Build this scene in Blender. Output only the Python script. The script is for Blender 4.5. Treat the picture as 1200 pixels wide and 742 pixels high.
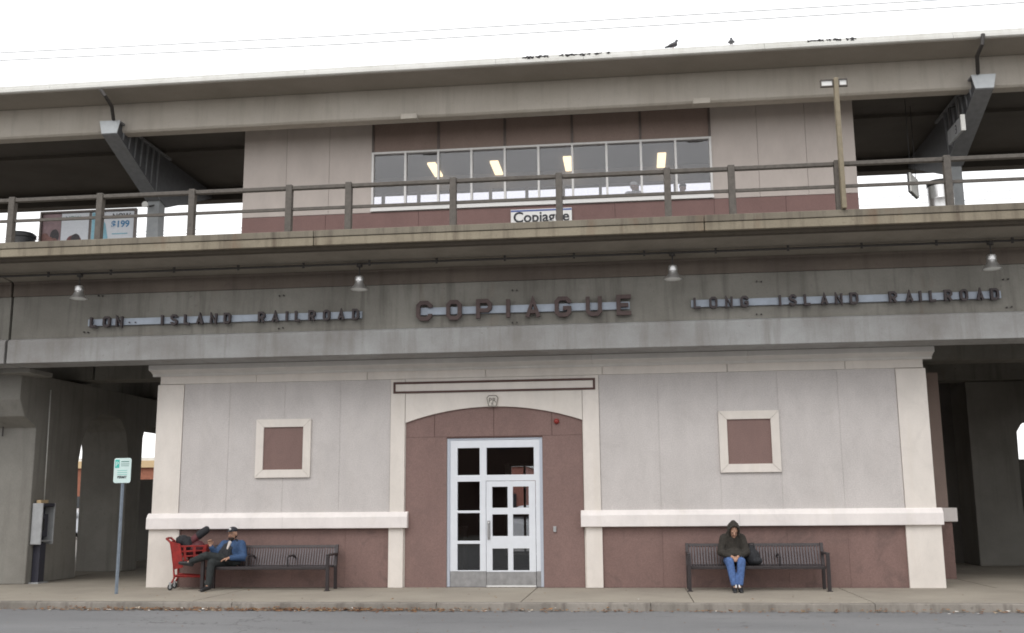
import bpy, bmesh, math, random
from mathutils import Vector, Matrix
R = math.radians
random.seed(7)
for o in list(bpy.data.objects): bpy.data.objects.remove(o)
scene = bpy.context.scene
col = scene.collection

# ------------------------------------------------------------------ camera
F, PITCH, YAW, ROLL, CAM = 1211.77, R(10.319), R(6.633), R(-0.476), Vector((0, -21, 1.619))
_fw = Vector((-math.sin(YAW)*math.cos(PITCH), math.cos(YAW)*math.cos(PITCH), math.sin(PITCH)))
_rt = Vector((math.cos(YAW), math.sin(YAW), 0)); _up = _rt.cross(_fw)
_r2 = math.cos(ROLL)*_rt + math.sin(ROLL)*_up
_u2 = -math.sin(ROLL)*_rt + math.cos(ROLL)*_up
cd = bpy.data.cameras.new('camera'); cam = bpy.data.objects.new('camera', cd); col.objects.link(cam)
cd.sensor_width = 36; cd.lens = F/1200*36; cd.clip_end = 3000; cd.clip_start = .1
cam.matrix_world = Matrix((( _r2.x, _u2.x, -_fw.x, CAM.x), (_r2.y, _u2.y, -_fw.y, CAM.y), (_r2.z, _u2.z, -_fw.z, CAM.z), (0, 0, 0, 1)))
scene.camera = cam
scene.cycles.filter_width = 1.8

def P(px, py, y):
    """world point where the photo pixel's ray meets the vertical plane at depth y"""
    d = _fw + _r2*((px-600)/F) + _u2*((371-py)/F)
    return CAM + d*((y-CAM.y)/d.y)

# ------------------------------------------------------------------ sky, sun, exposure
w = bpy.data.worlds.new('World'); scene.world = w; w.use_nodes = True
nt = w.node_tree; nt.nodes.clear()
sky = nt.nodes.new('ShaderNodeTexSky'); sky.sky_type = 'NISHITA'; sky.sun_disc = False
SUN_EL, SUN_AZ = R(52), R(200)
sky.sun_elevation = SUN_EL; sky.sun_rotation = SUN_AZ; sky.dust_density = 4; sky.air_density = 1
mixw = nt.nodes.new('ShaderNodeMix'); mixw.data_type = 'RGBA'; mixw.inputs[0].default_value = .86
mixw.inputs[7].default_value = (13.25, 13.2, 13.15, 1)          # even overcast cloud
bg = nt.nodes.new('ShaderNodeBackground'); bg.inputs[1].default_value = .11
wo = nt.nodes.new('ShaderNodeOutputWorld')
nt.links.new(sky.outputs[0], mixw.inputs[6]); nt.links.new(mixw.outputs[2], bg.inputs[0]); nt.links.new(bg.outputs[0], wo.inputs[0])
sd = bpy.data.lights.new('sun', 'SUN'); sd.energy = .9; sd.angle = R(35); sd.color = (1, .97, .93)
so = bpy.data.objects.new('sun', sd); col.objects.link(so)
sv = Vector((math.sin(SUN_AZ)*math.cos(SUN_EL), math.cos(SUN_AZ)*math.cos(SUN_EL), math.sin(SUN_EL)))
so.rotation_euler = sv.to_track_quat('Z', 'Y').to_euler()
scene.view_settings.view_transform = 'Standard'; scene.view_settings.look = 'None'
scene.view_settings.gamma = 1; scene.view_settings.exposure = .22
scene.view_settings.use_curve_mapping = False

# ------------------------------------------------------------------ mesh helpers
def rootloc(o):
    l = Vector((0, 0, 0))
    while o: l = l + o.location; o = o.parent
    return l
def tag(o, label=None, cat=None, group=None, kind=None):
    for k, v in (('label', label), ('category', cat), ('group', group), ('kind', kind)):
        if v: o[k] = v
    return o
def empty(name, loc, label, cat, group=None):
    o = bpy.data.objects.new(name, None); col.objects.link(o); o.location = loc; o.empty_display_size = .1
    return tag(o, label, cat, group)
def copy_tree(o, parent=None):
    c = o.copy(); col.objects.link(c); c.parent = parent
    for ch in list(o.children): copy_tree(ch, c)
    return c

class MB:
    def __init__(s): s.v = []; s.f = []; s.sm = []
    def add(s, vs, fs, sm=False):
        n = len(s.v); s.v += [tuple(v) for v in vs]; s.f += [tuple(i+n for i in f) for f in fs]; s.sm += [sm]*len(fs); return s
    def box(s, x0, x1, y0, y1, z0, z1):
        return s.add([(x0,y0,z0),(x1,y0,z0),(x1,y1,z0),(x0,y1,z0),(x0,y0,z1),(x1,y0,z1),(x1,y1,z1),(x0,y1,z1)],
                     [(0,3,2,1),(4,5,6,7),(0,1,5,4),(1,2,6,5),(2,3,7,6),(3,0,4,7)])
    def prism(s, poly, ax, a0, a1, scale1=1):
        n = len(poly)
        mk = {'x': lambda p, a: (a, p[0], p[1]), 'y': lambda p, a: (p[0], a, p[1]), 'z': lambda p, a: (p[0], p[1], a)}[ax]
        vs = [mk(p, a0) for p in poly]+[mk(p, a1) for p in poly]
        return s.add(vs, [tuple(range(n))[::-1], tuple(range(n, 2*n))]+[(i, (i+1)%n, n+(i+1)%n, n+i) for i in range(n)])
    def tube(s, pts, r, n=8, rr=None):
        pts = [Vector(p) for p in pts]; k = len(pts); rings = []
        ref = None
        for i, p in enumerate(pts):
            t = (pts[min(i+1, k-1)]-pts[max(i-1, 0)]).normalized()
            if ref is None: ref = t.orthogonal().normalized()
            ref = (ref-t*ref.dot(t)).normalized(); b = t.cross(ref)
            q = rr[i] if rr else r
            rings.append([p+(ref*math.cos(2*math.pi*j/n)+b*math.sin(2*math.pi*j/n))*q for j in range(n)])
        vs = [v for g in rings for v in g]
        fs = [(i*n+j, i*n+(j+1)%n, (i+1)*n+(j+1)%n, (i+1)*n+j) for i in range(k-1) for j in range(n)]
        m = len(s.f); s.add(vs, fs, True); s.add([vs[i] for i in range(n)], [tuple(range(n))[::-1]]); s.add([vs[(k-1)*n+i] for i in range(n)], [tuple(range(n))])
        return s
    def lathe(s, prof, c, n=20, axis='z'):
        vs = []
        for r, h in prof:
            for j in range(n):
                a = 2*math.pi*j/n; u, v2 = r*math.cos(a), r*math.sin(a)
                p = {'z': (u, v2, h), 'y': (u, h, v2), 'x': (h, u, v2)}[axis]
                vs.append((p[0]+c[0], p[1]+c[1], p[2]+c[2]))
        k = len(prof)
        fs = [(i*n+j, i*n+(j+1)%n, (i+1)*n+(j+1)%n, (i+1)*n+j) for i in range(k-1) for j in range(n)]
        s.add(vs, fs, True)
        if prof[0][0] > 1e-4: s.add(vs[:n], [tuple(range(n))[::-1]])
        if prof[-1][0] > 1e-4: s.add(vs[-n:], [tuple(range(n))])
        return s
    def ell(s, c, r, rot=None, n=12):
        vs = []; fs = []
        for i in range(n+1):
            th = math.pi*i/n
            for j in range(2*n):
                ph = math.pi*j/n
                p = Vector((r[0]*math.sin(th)*math.cos(ph), r[1]*math.sin(th)*math.sin(ph), r[2]*math.cos(th)))
                if rot is not None: p = rot @ p
                vs.append(p+Vector(c))
        m = 2*n
        for i in range(n):
            for j in range(m): fs.append((i*m+j, (i+1)*m+j, (i+1)*m+(j+1)%m, i*m+(j+1)%m))
        return s.add(vs, fs, True)
    def cap(s, a, b, ra, rb, n=10):
        """tapered capsule"""
        a, b = Vector(a), Vector(b); d = b-a; L = d.length; t = d/L if L > 1e-6 else Vector((0, 0, 1))
        pts = []; rr = []
        for k in range(5, 0, -1): an = math.pi/2*k/5.2; pts.append(a-t*ra*math.sin(an)); rr.append(ra*math.cos(an))
        for k in range(0, 3): pts.append(a+d*k/2); rr.append(ra+(rb-ra)*k/2)
        for k in range(1, 6): an = math.pi/2*k/5.2; pts.append(b+t*rb*math.sin(an)); rr.append(rb*math.cos(an))
        return s.tube(pts, 0, n, rr)
    def plate(s, x0, x1, z0, z1, holes, yf, yb):
        """slab in the XZ plane with rectangular openings"""
        xs = sorted(set([x0, x1]+[h[0] for h in holes]+[h[1] for h in holes])); zs = sorted(set([z0, z1]+[h[2] for h in holes]+[h[3] for h in holes]))
        sol = {}
        for i in range(len(xs)-1):
            for k in range(len(zs)-1):
                cx, cz = (xs[i]+xs[i+1])/2, (zs[k]+zs[k+1])/2
                sol[i, k] = not any(h[0] < cx < h[1] and h[2] < cz < h[3] for h in holes)
        for (i, k), v in sol.items():
            if not v: continue
            a, b, c, d = xs[i], xs[i+1], zs[k], zs[k+1]
            s.add([(a,yf,c),(b,yf,c),(b,yf,d),(a,yf,d)], [(0,1,2,3)]); s.add([(a,yb,c),(b,yb,c),(b,yb,d),(a,yb,d)], [(3,2,1,0)])
            if not sol.get((i-1, k)): s.add([(a,yf,c),(a,yf,d),(a,yb,d),(a,yb,c)], [(0,1,2,3)])
            if not sol.get((i+1, k)): s.add([(b,yf,c),(b,yb,c),(b,yb,d),(b,yf,d)], [(0,1,2,3)])
            if not sol.get((i, k-1)): s.add([(a,yf,c),(a,yb,c),(b,yb,c),(b,yf,c)], [(0,1,2,3)])
            if not sol.get((i, k+1)): s.add([(a,yf,d),(b,yf,d),(b,yb,d),(a,yb,d)], [(0,1,2,3)])
        return s
    def mesh(s, name, off=Vector((0, 0, 0)), bevel=0, merge=True, recalc=True):
        me = bpy.data.meshes.new(name)
        me.from_pydata([(v[0]-off.x, v[1]-off.y, v[2]-off.z) for v in s.v], [], s.f)
        me.polygons.foreach_set('use_smooth', s.sm)
        bm = bmesh.new(); bm.from_mesh(me)
        if merge: bmesh.ops.remove_doubles(bm, verts=bm.verts, dist=1e-5)
        if recalc: bmesh.ops.recalc_face_normals(bm, faces=bm.faces)
        if bevel:
            es = [e for e in bm.edges if len(e.link_faces) == 2 and e.calc_face_angle(0) > .5]
            bmesh.ops.bevel(bm, geom=es, offset=bevel, segments=2, affect='EDGES', profile=.5, clamp_overlap=True)
        for e in bm.edges:
            if len(e.link_faces) == 2 and e.calc_face_angle(0) > .7: e.smooth = False
        bm.to_mesh(me); bm.free()
        return me
    def build(s, name, mat, parent=None, bevel=0, **kw):
        off = rootloc(parent) if parent else Vector((0, 0, 0))
        me = s.mesh(name, off, bevel, **kw)
        o = bpy.data.objects.new(name, me); col.objects.link(o)
        if parent: o.parent = parent
        if mat: me.materials.append(M[mat] if isinstance(mat, str) else mat)
        return o
def bx(name, mat, parent, x0, x1, y0, y1, z0, z1, bevel=0):
    return MB().box(x0, x1, y0, y1, z0, z1).build(name, mat, parent, bevel)

def blob(mb, voxel, smooth=4):
    """one continuous skin over overlapping closed shapes"""
    me = bpy.data.meshes.new('tmp'); me.from_pydata(mb.v, [], mb.f)
    bm = bmesh.new(); bm.from_mesh(me); bmesh.ops.remove_doubles(bm, verts=bm.verts, dist=1e-6)
    bmesh.ops.recalc_face_normals(bm, faces=bm.faces); bm.to_mesh(me); bm.free()
    o = bpy.data.objects.new('tmp', me); col.objects.link(o)
    m = o.modifiers.new('r', 'REMESH'); m.mode = 'VOXEL'; m.voxel_size = voxel
    m2 = o.modifiers.new('s', 'SMOOTH'); m2.factor = .5; m2.iterations = smooth
    dg = bpy.context.evaluated_depsgraph_get()
    out = bpy.data.meshes.new_from_object(o.evaluated_get(dg))
    bpy.data.objects.remove(o); bpy.data.meshes.remove(me)
    out.polygons.foreach_set('use_smooth', [True]*len(out.polygons))
    return out
def blob_obj(name, mb, voxel, mat, parent, smooth=4):
    me = blob(mb, voxel, smooth); off = rootloc(parent) if parent else Vector((0, 0, 0))
    for v in me.vertices: v.co -= off
    me.name = name; me.materials.clear(); me.materials.append(M[mat])
    o = bpy.data.objects.new(name, me); col.objects.link(o)
    if parent: o.parent = parent
    return o
def text(name, s, size, x, y, z, mat, parent, depth=.004, align='LEFT', rotx=90, rotz=0, wide=1, bold=0):
    cu = bpy.data.curves.new('t', 'FONT'); cu.body = s; cu.size = size; cu.extrude = depth/2; cu.align_x = align; cu.offset = bold
    o = bpy.data.objects.new('t', cu); col.objects.link(o)
    dg = bpy.context.evaluated_depsgraph_get(); me = bpy.data.meshes.new_from_object(o.evaluated_get(dg))
    bpy.data.objects.remove(o); bpy.data.curves.remove(cu)
    off = rootloc(parent)
    mt = Matrix.Translation(Vector((x, y, z))-off) @ Matrix.Rotation(R(rotz), 4, 'Z') @ Matrix.Rotation(R(rotx), 4, 'X') @ Matrix.Diagonal((wide, 1, 1, 1))
    me.transform(mt); me.name = name; me.materials.clear(); me.materials.append(M[mat])
    q = bpy.data.objects.new(name, me); col.objects.link(q); q.parent = parent
    return q

# ------------------------------------------------------------------ materials
M = {}
class N:
    def __init__(s, name):
        s.m = bpy.data.materials.new(name); s.m.use_nodes = True; s.t = s.m.node_tree
        s.b = s.t.nodes['Principled BSDF']; M[name] = s.m; s.out = s.t.nodes['Material Output']
    def n(s, typ, **kw):
        o = s.t.nodes.new(typ)
        for k, v in kw.items(): setattr(o, k, v)
        return o
    def l(s, a, b): s.t.links.new(a, b)
    def pos(s, scale=(1, 1, 1), obj=False):
        g = s.n('ShaderNodeTexCoord').outputs['Object'] if obj else s.n('ShaderNodeNewGeometry').outputs['Position']
        mp = s.n('ShaderNodeMapping'); mp.inputs['Scale'].default_value = scale; s.l(g, mp.inputs['Vector']); return mp.outputs[0]
    def noise(s, scale, detail=4, rough=.55, vec=None, dist=0):
        q = s.n('ShaderNodeTexNoise'); q.inputs['Scale'].default_value = scale; q.inputs['Detail'].default_value = detail
        q.inputs['Roughness'].default_value = rough; q.inputs['Distortion'].default_value = dist
        s.l(vec if vec is not None else s.pos(), q.inputs['Vector']); return q.outputs['Fac']
    def ramp(s, f, stops):
        r = s.n('ShaderNodeValToRGB'); e = r.color_ramp.elements
        while len(e) < len(stops): e.new(.5)
        for q, (p, c) in zip(e, stops): q.position = p; q.color = (c[0], c[1], c[2], 1) if hasattr(c, '__len__') else (c, c, c, 1)
        s.l(f, r.inputs[0]); return r.outputs[0]
    def mix(s, a, b, fac, mode='MIX'):
        m = s.n('ShaderNodeMix', data_type='RGBA', blend_type=mode)
        for sock, v in ((m.inputs[0], fac), (m.inputs[6], a), (m.inputs[7], b)):
            if hasattr(v, 'is_output') or hasattr(v, 'links'): s.l(v, sock)
            elif hasattr(v, '__len__'): sock.default_value = (v[0], v[1], v[2], 1)
            else: sock.default_value = v
        return m.outputs[2]
    def bump(s, h, strength=.2, dist=.01):
        b = s.n('ShaderNodeBump'); b.inputs['Strength'].default_value = strength; b.inputs['Distance'].default_value = dist
        s.l(h, b.inputs['Height']); s.l(b.outputs[0], s.b.inputs['Normal'])
    def col(s, c): s.l(c, s.b.inputs['Base Color'])
    def set(s, **kw):
        for k, v in kw.items(): s.b.inputs[k].default_value = v

def concrete(name, base, dark, stain=None, streak=.6, rough=.88, speck=.25, bumpd=.01, patch=1.0, rust=0):
    q = N(name); q.set(Roughness=rough)
    c = q.mix(base, dark, q.ramp(q.noise(.7*patch, 6, .62), [(.38, 0), (.68, 1)]))
    st = q.ramp(q.noise(1, 5, .6, q.pos((5.5, 5.5, .45))), [(.5, 0), (.72, 1)])
    if stain:
        st2 = q.n('ShaderNodeMath', operation='MULTIPLY'); q.l(st, st2.inputs[0]); st2.inputs[1].default_value = streak
        c = q.mix(c, stain, st2.outputs[0])
    if rust:
        rs = q.ramp(q.noise(1, 3, .6, q.pos((1.7, 1.7, .5))), [(.6, 0), (.75, 1)])
        r2 = q.n('ShaderNodeMath', operation='MULTIPLY'); q.l(rs, r2.inputs[0]); r2.inputs[1].default_value = rust
        c = q.mix(c, (.17, .09, .05), r2.outputs[0])
    fine = q.noise(38, 5, .7)
    c = q.mix(c, q.ramp(fine, [(.3, .45), (.7, 1)]), speck, 'MULTIPLY')
    pit = q.ramp(q.noise(9, 3, .5), [(.66, 0), (.72, 1)])
    c = q.mix(c, dark, pit)
    q.col(c); q.bump(fine, .35, bumpd); return q
concrete('girder', (.275, .264, .235), (.19, .18, .158), (.115, .106, .092), .65, rust=.3)
concrete('flange', (.385, .39, .39), (.26, .25, .24), (.215, .20, .18), .55, rust=.2)
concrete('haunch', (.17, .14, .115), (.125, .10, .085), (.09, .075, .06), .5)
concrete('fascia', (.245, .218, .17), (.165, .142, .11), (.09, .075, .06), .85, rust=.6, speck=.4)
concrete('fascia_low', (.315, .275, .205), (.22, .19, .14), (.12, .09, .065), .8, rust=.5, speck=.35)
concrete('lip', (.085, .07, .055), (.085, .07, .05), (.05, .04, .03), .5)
concrete('soffit', (.30, .27, .225), (.23, .205, .17), (.16, .14, .11), .2, patch=1.6)
concrete('pier', (.275, .265, .24), (.21, .2, .18), (.15, .14, .125), .5)
concrete('canopy_beam', (.49, .455, .405), (.42, .385, .335), (.31, .28, .245), .4, speck=.15)
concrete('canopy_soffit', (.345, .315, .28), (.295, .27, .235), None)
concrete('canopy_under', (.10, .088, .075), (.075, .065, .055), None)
concrete('roof_white', (.74, .74, .715), (.66, .66, .625), (.48, .46, .41), .35, speck=.1)
concrete('walk', (.36, .325, .27), (.28, .25, .21), None, rough=.92, patch=.9, speck=.35)
concrete('kerb', (.29, .265, .235), (.17, .155, .135), (.09, .075, .065), .7)
concrete('deck', (.2, .19, .17), (.15, .14, .13), None)
concrete('ground', (.17, .16, .145), (.13, .12, .11), None)

q = N('asphalt'); q.set(Roughness=.9)
c = q.mix((.17, .172, .178), (.225, .227, .232), q.ramp(q.noise(.35, 6, .6, q.pos((.5, 1.4, 1))), [(.35, 0), (.65, 1)]))
agg = q.noise(70, 3, .8); c = q.mix(c, q.ramp(agg, [(.3, .35), (.5, .9), (.72, 1.0)]), .55, 'MULTIPLY')
c = q.mix(c, (.24, .23, .22), q.ramp(q.noise(32, 2, .5), [(.72, 0), (.8, .55)]))
c = q.mix(c, (.045, .045, .047), q.ramp(q.noise(1.3, 4, .6, q.pos((.6, 2.2, 1)), 1.2), [(.66, 0), (.72, .7)]))
vo = q.n('ShaderNodeTexVoronoi', feature='DISTANCE_TO_EDGE'); vo.inputs['Scale'].default_value = .42
wv = q.n('ShaderNodeVectorMath', operation='ADD'); nz_ = q.n('ShaderNodeTexNoise'); nz_.inputs['Scale'].default_value = 2.5; q.l(q.pos(), nz_.inputs['Vector']); q.l(nz_.outputs['Color'], wv.inputs[0]); q.l(q.pos((1, 1.6, 1)), wv.inputs[1]); q.l(wv.outputs[0], vo.inputs['Vector'])
c = q.mix(c, (.03, .03, .031), q.mix((0, 0, 0), q.ramp(vo.outputs['Distance'], [(0, .6), (.009, 0)]), q.ramp(q.noise(.5, 3), [(.5, 0), (.6, 1)])))
q.col(c); q.bump(agg, .6, .012)

def panel(name, base, var, rough=.8, speck=.10, sc=160, stain=None, grime=0):
    q = N(name); q.set(Roughness=rough)
    oi = q.n('ShaderNodeObjectInfo').outputs['Random']
    c = q.mix(base, var, q.ramp(oi, [(0, 0), (1, 1)]))
    c = q.mix(c, q.ramp(q.noise(1.2, 5, .65, q.pos((1.6, 1.6, .8))), [(.3, .84), (.7, 1.02)]), .8, 'MULTIPLY')
    sp = q.noise(sc, 2, .7); c = q.mix(c, q.ramp(sp, [(.35, .55), (.65, 1.15)]), speck, 'MULTIPLY')
    if stain:
        c = q.mix(c, stain, q.ramp(q.noise(1, 4, .6, q.pos((3.5, 3.5, .35))), [(.56, 0), (.78, .5)]))
    if grime:
        blot = q.ramp(q.noise(1.6, 6, .7, None, 1.5), [(.52, 0), (.66, 1)]); g2 = q.n('ShaderNodeMath', operation='MULTIPLY'); q.l(blot, g2.inputs[0]); g2.inputs[1].default_value = grime
        c = q.mix(c, (.07, .055, .05), g2.outputs[0])
    q.col(c); q.bump(sp, .25, .004); return q
panel('grey_panel', (.585, .553, .54), (.605, .57, .555), stain=(.51, .475, .45), speck=.3, sc=45, grime=.06)
panel('white_panel', (.76, .71, .655), (.79, .735, .685), stain=(.66, .60, .53), speck=.14, grime=.05)
panel('sill', (.83, .785, .765), (.85, .80, .78), stain=(.68, .63, .57), speck=.1, grime=.06)
panel('cornice', (.68, .66, .635), (.68, .66, .635), stain=(.57, .545, .52))
panel('mauve', (.228, .146, .131), (.243, .156, .14), speck=.42, sc=55, stain=(.19, .115, .105), grime=.12)
panel('mauve_base', (.222, .14, .124), (.236, .149, .133), speck=.42, sc=55, stain=(.15, .095, .085), grime=.35)
panel('dark_trim', (.10, .055, .048), (.10, .055, .048))
panel('upper_panel', (.53, .475, .44), (.55, .49, .455), speck=.15, sc=60)
panel('spandrel', (.30, .225, .195), (.31, .235, .205), speck=.3, sc=60)
panel('upper_mauve', (.215, .128, .118), (.225, .135, .124), speck=.3, sc=60)

def plain(name, c, rough=.5, metal=0, var=.0, bump=0, sc=20, spec=.5, coat=0):
    q = N(name); q.set(Roughness=rough, Metallic=metal); q.b.inputs['Specular IOR Level'].default_value = spec; q.b.inputs['Coat Weight'].default_value = coat
    n = q.noise(sc, 4, .6, q.pos(obj=False)); lo = tuple(x*(1-var) for x in c); hi = tuple(min(1, x*(1+var)) for x in c)
    q.col(q.mix(lo, hi, q.ramp(n, [(.3, 0), (.7, 1)])))
    if bump: q.bump(n, bump, .02)
    return q
plain('rail_paint', (.095, .083, .071), .6, 0, .25, .05, 14)
plain('door_paint', (.74, .77, .82), .38, .1, .03, 0, 6)
plain('door_edge', (.52, .56, .64), .4, .2, .03)
plain('kick', (.44, .44, .45), .42, .8, .15, .02, 9)
plain('steel', (.62, .62, .62), .32, 1, .1)
plain('alu', (.66, .66, .66), .38, .9, .08)
plain('mullion', (.62, .61, .60), .45, .3, .05)
plain('dark_mullion', (.14, .115, .105), .5, .1, .1)
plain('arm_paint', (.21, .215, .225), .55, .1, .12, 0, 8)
plain('arm_shaded', (.085, .088, .095), .55, .1, .15, 0, 8)  # same steel paint as arm_paint, with the shade under the canopy painted in
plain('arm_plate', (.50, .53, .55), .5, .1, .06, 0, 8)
plain('column_paint', (.30, .315, .325), .55, .1, .1, 0, 6)
plain('black', (.018, .018, .02), .5, 0, .2)
plain('pipe_dark', (.05, .045, .042), .6, .2, .2)
plain('letter', (.078, .051, .048), .65, 0, .2, .05, 18)
plain('letter_small', (.05, .038, .04), .6, 0, .2, .05, 18)
plain('strip', (.345, .39, .455), .5, .1, .1, 0, 7)
plain('bench', (.045, .038, .040), .45, .3, .2)
plain('bench_slat', (.085, .075, .082), .4, .35, .15)
plain('red_plastic', (.27, .017, .014), .5, 0, .35, .03, 10)
plain('maroon', (.095, .022, .028), .7, 0, .3, .3, 12)
plain('black_cloth', (.020, .021, .025), .85, 0, .3, .5, 22)
plain('navy', (.022, .028, .04), .9, 0, .3, .4, 20)
plain('blue_jacket', (.034, .075, .165), .8, 0, .25, .6, 16)
plain('trousers', (.022, .026, .027), .85, 0, .3, .5, 18)
plain('coat', (.030, .026, .021), .85, 0, .35, .7, 16)
plain('jeans', (.065, .125, .29), .85, 0, .3, .5, 18)
plain('skin', (.40, .23, .16), .55, 0, .12)
plain('skin_dim', (.30, .17, .12), .55, 0, .12)
plain('hair', (.03, .022, .018), .8, 0, .2, .5, 60)
plain('shirt', (.55, .50, .47), .8, 0, .1)
plain('white', (.78, .78, .77), .5, 0, .03)
plain('offwhite', (.66, .66, .63), .5, 0, .05)
plain('cloth_white', (.62, .62, .64), .8, 0, .1)
plain('rubber', (.03, .03, .03), .8)
plain('sign_post', (.21, .25, .30), .5, .5, .15)
plain('sign_face', (.60, .74, .72), .4, 0, .06, 0, 4)
plain('sign_green', (.06, .47, .40), .4)
plain('ink', (.02, .022, .03), .6)
plain('ink_green', (.10, .22, .20), .6)
plain('blue_ink', (.06, .22, .42), .6)
plain('sign_blue', (.08, .12, .35), .5)
plain('post_tan', (.22, .185, .125), .55, .1, .15, .03, 10)
plain('phone_grey', (.38, .39, .40), .45, .2, .12, 0, 6)
plain('phone_dark', (.035, .035, .05), .4)
plain('alarm', (.26, .025, .02), .4)
plain('keystone', (.62, .58, .53), .7, 0, .08)
plain('keyline', (.16, .145, .125), .7)
plain('pigeon', (.05, .052, .06), .6, 0, .4)
plain('tar', (.03, .028, .03), .9, 0, .3)
plain('ad_mauve', (.24, .16, .17), .5, 0, .2, 0, 6)
plain('ad_white', (.66, .69, .74), .5, 0, .05)
plain('ad_cyan', (.22, .45, .55), .5, 0, .2, 0, 4)
plain('ad_figure', (.20, .10, .085), .6, 0, .4, 0, 9)
plain('ad_dark', (.05, .045, .05), .6, 0, .3)
plain('ad_red', (.16, .06, .06), .6, 0, .4, 0, 9)
plain('brick_far', (.30, .12, .075), .85, 0, .2, .2, 5)
plain('cream_far', (.58, .43, .25), .8, 0, .15)
plain('brick_dark', (.085, .05, .04), .85, 0, .3, .2, 5)
plain('brick_red', (.30, .115, .085), .8, 0, .2)
plain('car_white', (.75, .76, .78), .25, 0, .02, coat=.6)
plain('car_silver', (.42, .44, .47), .3, .4, .02, coat=.6)
plain('car_glass', (.03, .035, .04), .08)
plain('tail', (.4, .02, .02), .3)
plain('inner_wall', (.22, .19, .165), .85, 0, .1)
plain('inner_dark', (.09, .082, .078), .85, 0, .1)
plain('room_ceiling', (.17, .165, .17), .85, 0, .08)
plain('room_wall', (.30, .27, .26), .8, 0, .08)
plain('rust', (.14, .07, .04), .9, 0, .3)
plain('wood_pole', (.14, .105, .08), .9, 0, .25)
q = N('tube_light'); q.b.inputs['Base Color'].default_value = (1, .82, .5, 1); q.b.inputs['Emission Color'].default_value = (1, .80, .48, 1); q.b.inputs['Emission Strength'].default_value = 1.5
q.l(q.mix((1, .78, .45), (1, .84, .55), q.noise(3)), q.b.inputs['Emission Color'])
q = N('dim_tube'); q.b.inputs['Emission Color'].default_value = (1, .9, .75, 1); q.b.inputs['Emission Strength'].default_value = .6
q.l(q.mix((1, .88, .7), (1, .94, .8), q.noise(3)), q.b.inputs['Emission Color'])
q = N('lens'); q.set(Roughness=.25); q.b.inputs['Base Color'].default_value = (.85, .87, .85, 1); q.l(q.mix((.8, .83, .8), (.9, .92, .9), q.noise(12)), q.b.inputs['Base Color'])
def glass(name, tint, refl=1.0):
    q = N(name); t = q.t; t.nodes.remove(q.b)
    tr = q.n('ShaderNodeBsdfTransparent'); tr.inputs[0].default_value = (*tint, 1)
    gl = q.n('ShaderNodeBsdfGlossy'); gl.inputs['Roughness'].default_value = .015
    nz = q.noise(2.2, 2, .5); bp = q.n('ShaderNodeBump'); bp.inputs['Strength'].default_value = .03; bp.inputs['Distance'].default_value = .02
    q.l(nz, bp.inputs['Height']); q.l(bp.outputs[0], gl.inputs['Normal'])
    fr = q.n('ShaderNodeFresnel'); fr.inputs['IOR'].default_value = 1.62
    mu = q.n('ShaderNodeMath', operation='MULTIPLY'); mu.inputs[1].default_value = refl; q.l(fr.outputs[0], mu.inputs[0])
    mx = q.n('ShaderNodeMixShader'); q.l(mu.outputs[0], mx.inputs[0]); q.l(tr.outputs[0], mx.inputs[1]); q.l(gl.outputs[0], mx.inputs[2]); q.l(mx.outputs[0], q.out.inputs['Surface'])
glass('glass_door', (.82, .84, .85), 1.4); glass('glass_room', (.92, .92, .94), 1.5)
q = N('leaf'); q.set(Roughness=.8)
ri = q.n('ShaderNodeNewGeometry').outputs['Random Per Island']
q.col(q.ramp(ri, [(0, (.10, .045, .025)), (.35, (.19, .09, .04)), (.6, (.28, .15, .06)), (.85, (.15, .08, .05)), (.95, (.36, .25, .12)), (.985, (.65, .62, .58))]))

# ================================================================== setting
g = MB().add([(-900, -900, -.17), (900, -900, -.17), (900, 1500, -.17), (-900, 1500, -.17)], [(0,1,2,3)]).build('ground', 'ground'); tag(g, kind='structure')
road = MB().add([(-120, -24, -.13), (120, -24, -.13), (120, -3.17, -.13), (-120, -3.17, -.13)], [(0,1,2,3)]).build('road', 'asphalt'); tag(road, kind='structure')
KY = -3.2
walk = MB().box(-60, 60, -2.98, 14, -.165, -.03).build('sidewalk', 'ground'); tag(walk, kind='structure')
def slab_mesh(w_, d_): return MB().box(0, w_-.014, 0, d_-.014, -.03, 0).mesh('paving_slab', bevel=.006)
pitch = 2.9
m1 = slab_mesh(pitch, 2.97); m1.materials.append(M['walk']); m2 = slab_mesh(pitch, 2.9); m2.materials.append(M['walk'])
for k in range(-8, 8):
    for r, (mm, yy) in enumerate(((m1, -2.975), (m2, .0), (m2, 2.9), (m2, 5.8), (m2, 8.7))):
        o = bpy.data.objects.new('paving_slab', mm); col.objects.link(o); o.parent = walk
        o.location = (.92+pitch*k, yy, random.uniform(-.004, .004)); o.rotation_euler = (random.uniform(-.001, .001), random.uniform(-.0008, .0008), 0)
km = MB().prism([(KY, -.16), (KY+.03, -.012), (KY+.045, 0), (-2.985, 0), (-2.985, -.16)], 'x', 0, 3.588).mesh('kerb_stone', bevel=.01); km.materials.append(M['kerb'])
kerb = tag(MB().box(-60, 60, KY+.03, -2.99, -.168, -.06).build('kerb', 'kerb'), kind='structure')
for k in range(-7, 8):
    o = bpy.data.objects.new('kerb_stone', km); col.objects.link(o); o.parent = kerb; o.location = (.2+3.6*k, random.uniform(-.012, .012), random.uniform(-.008, .004)); o.rotation_euler.z = random.uniform(-.002, .002)
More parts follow.
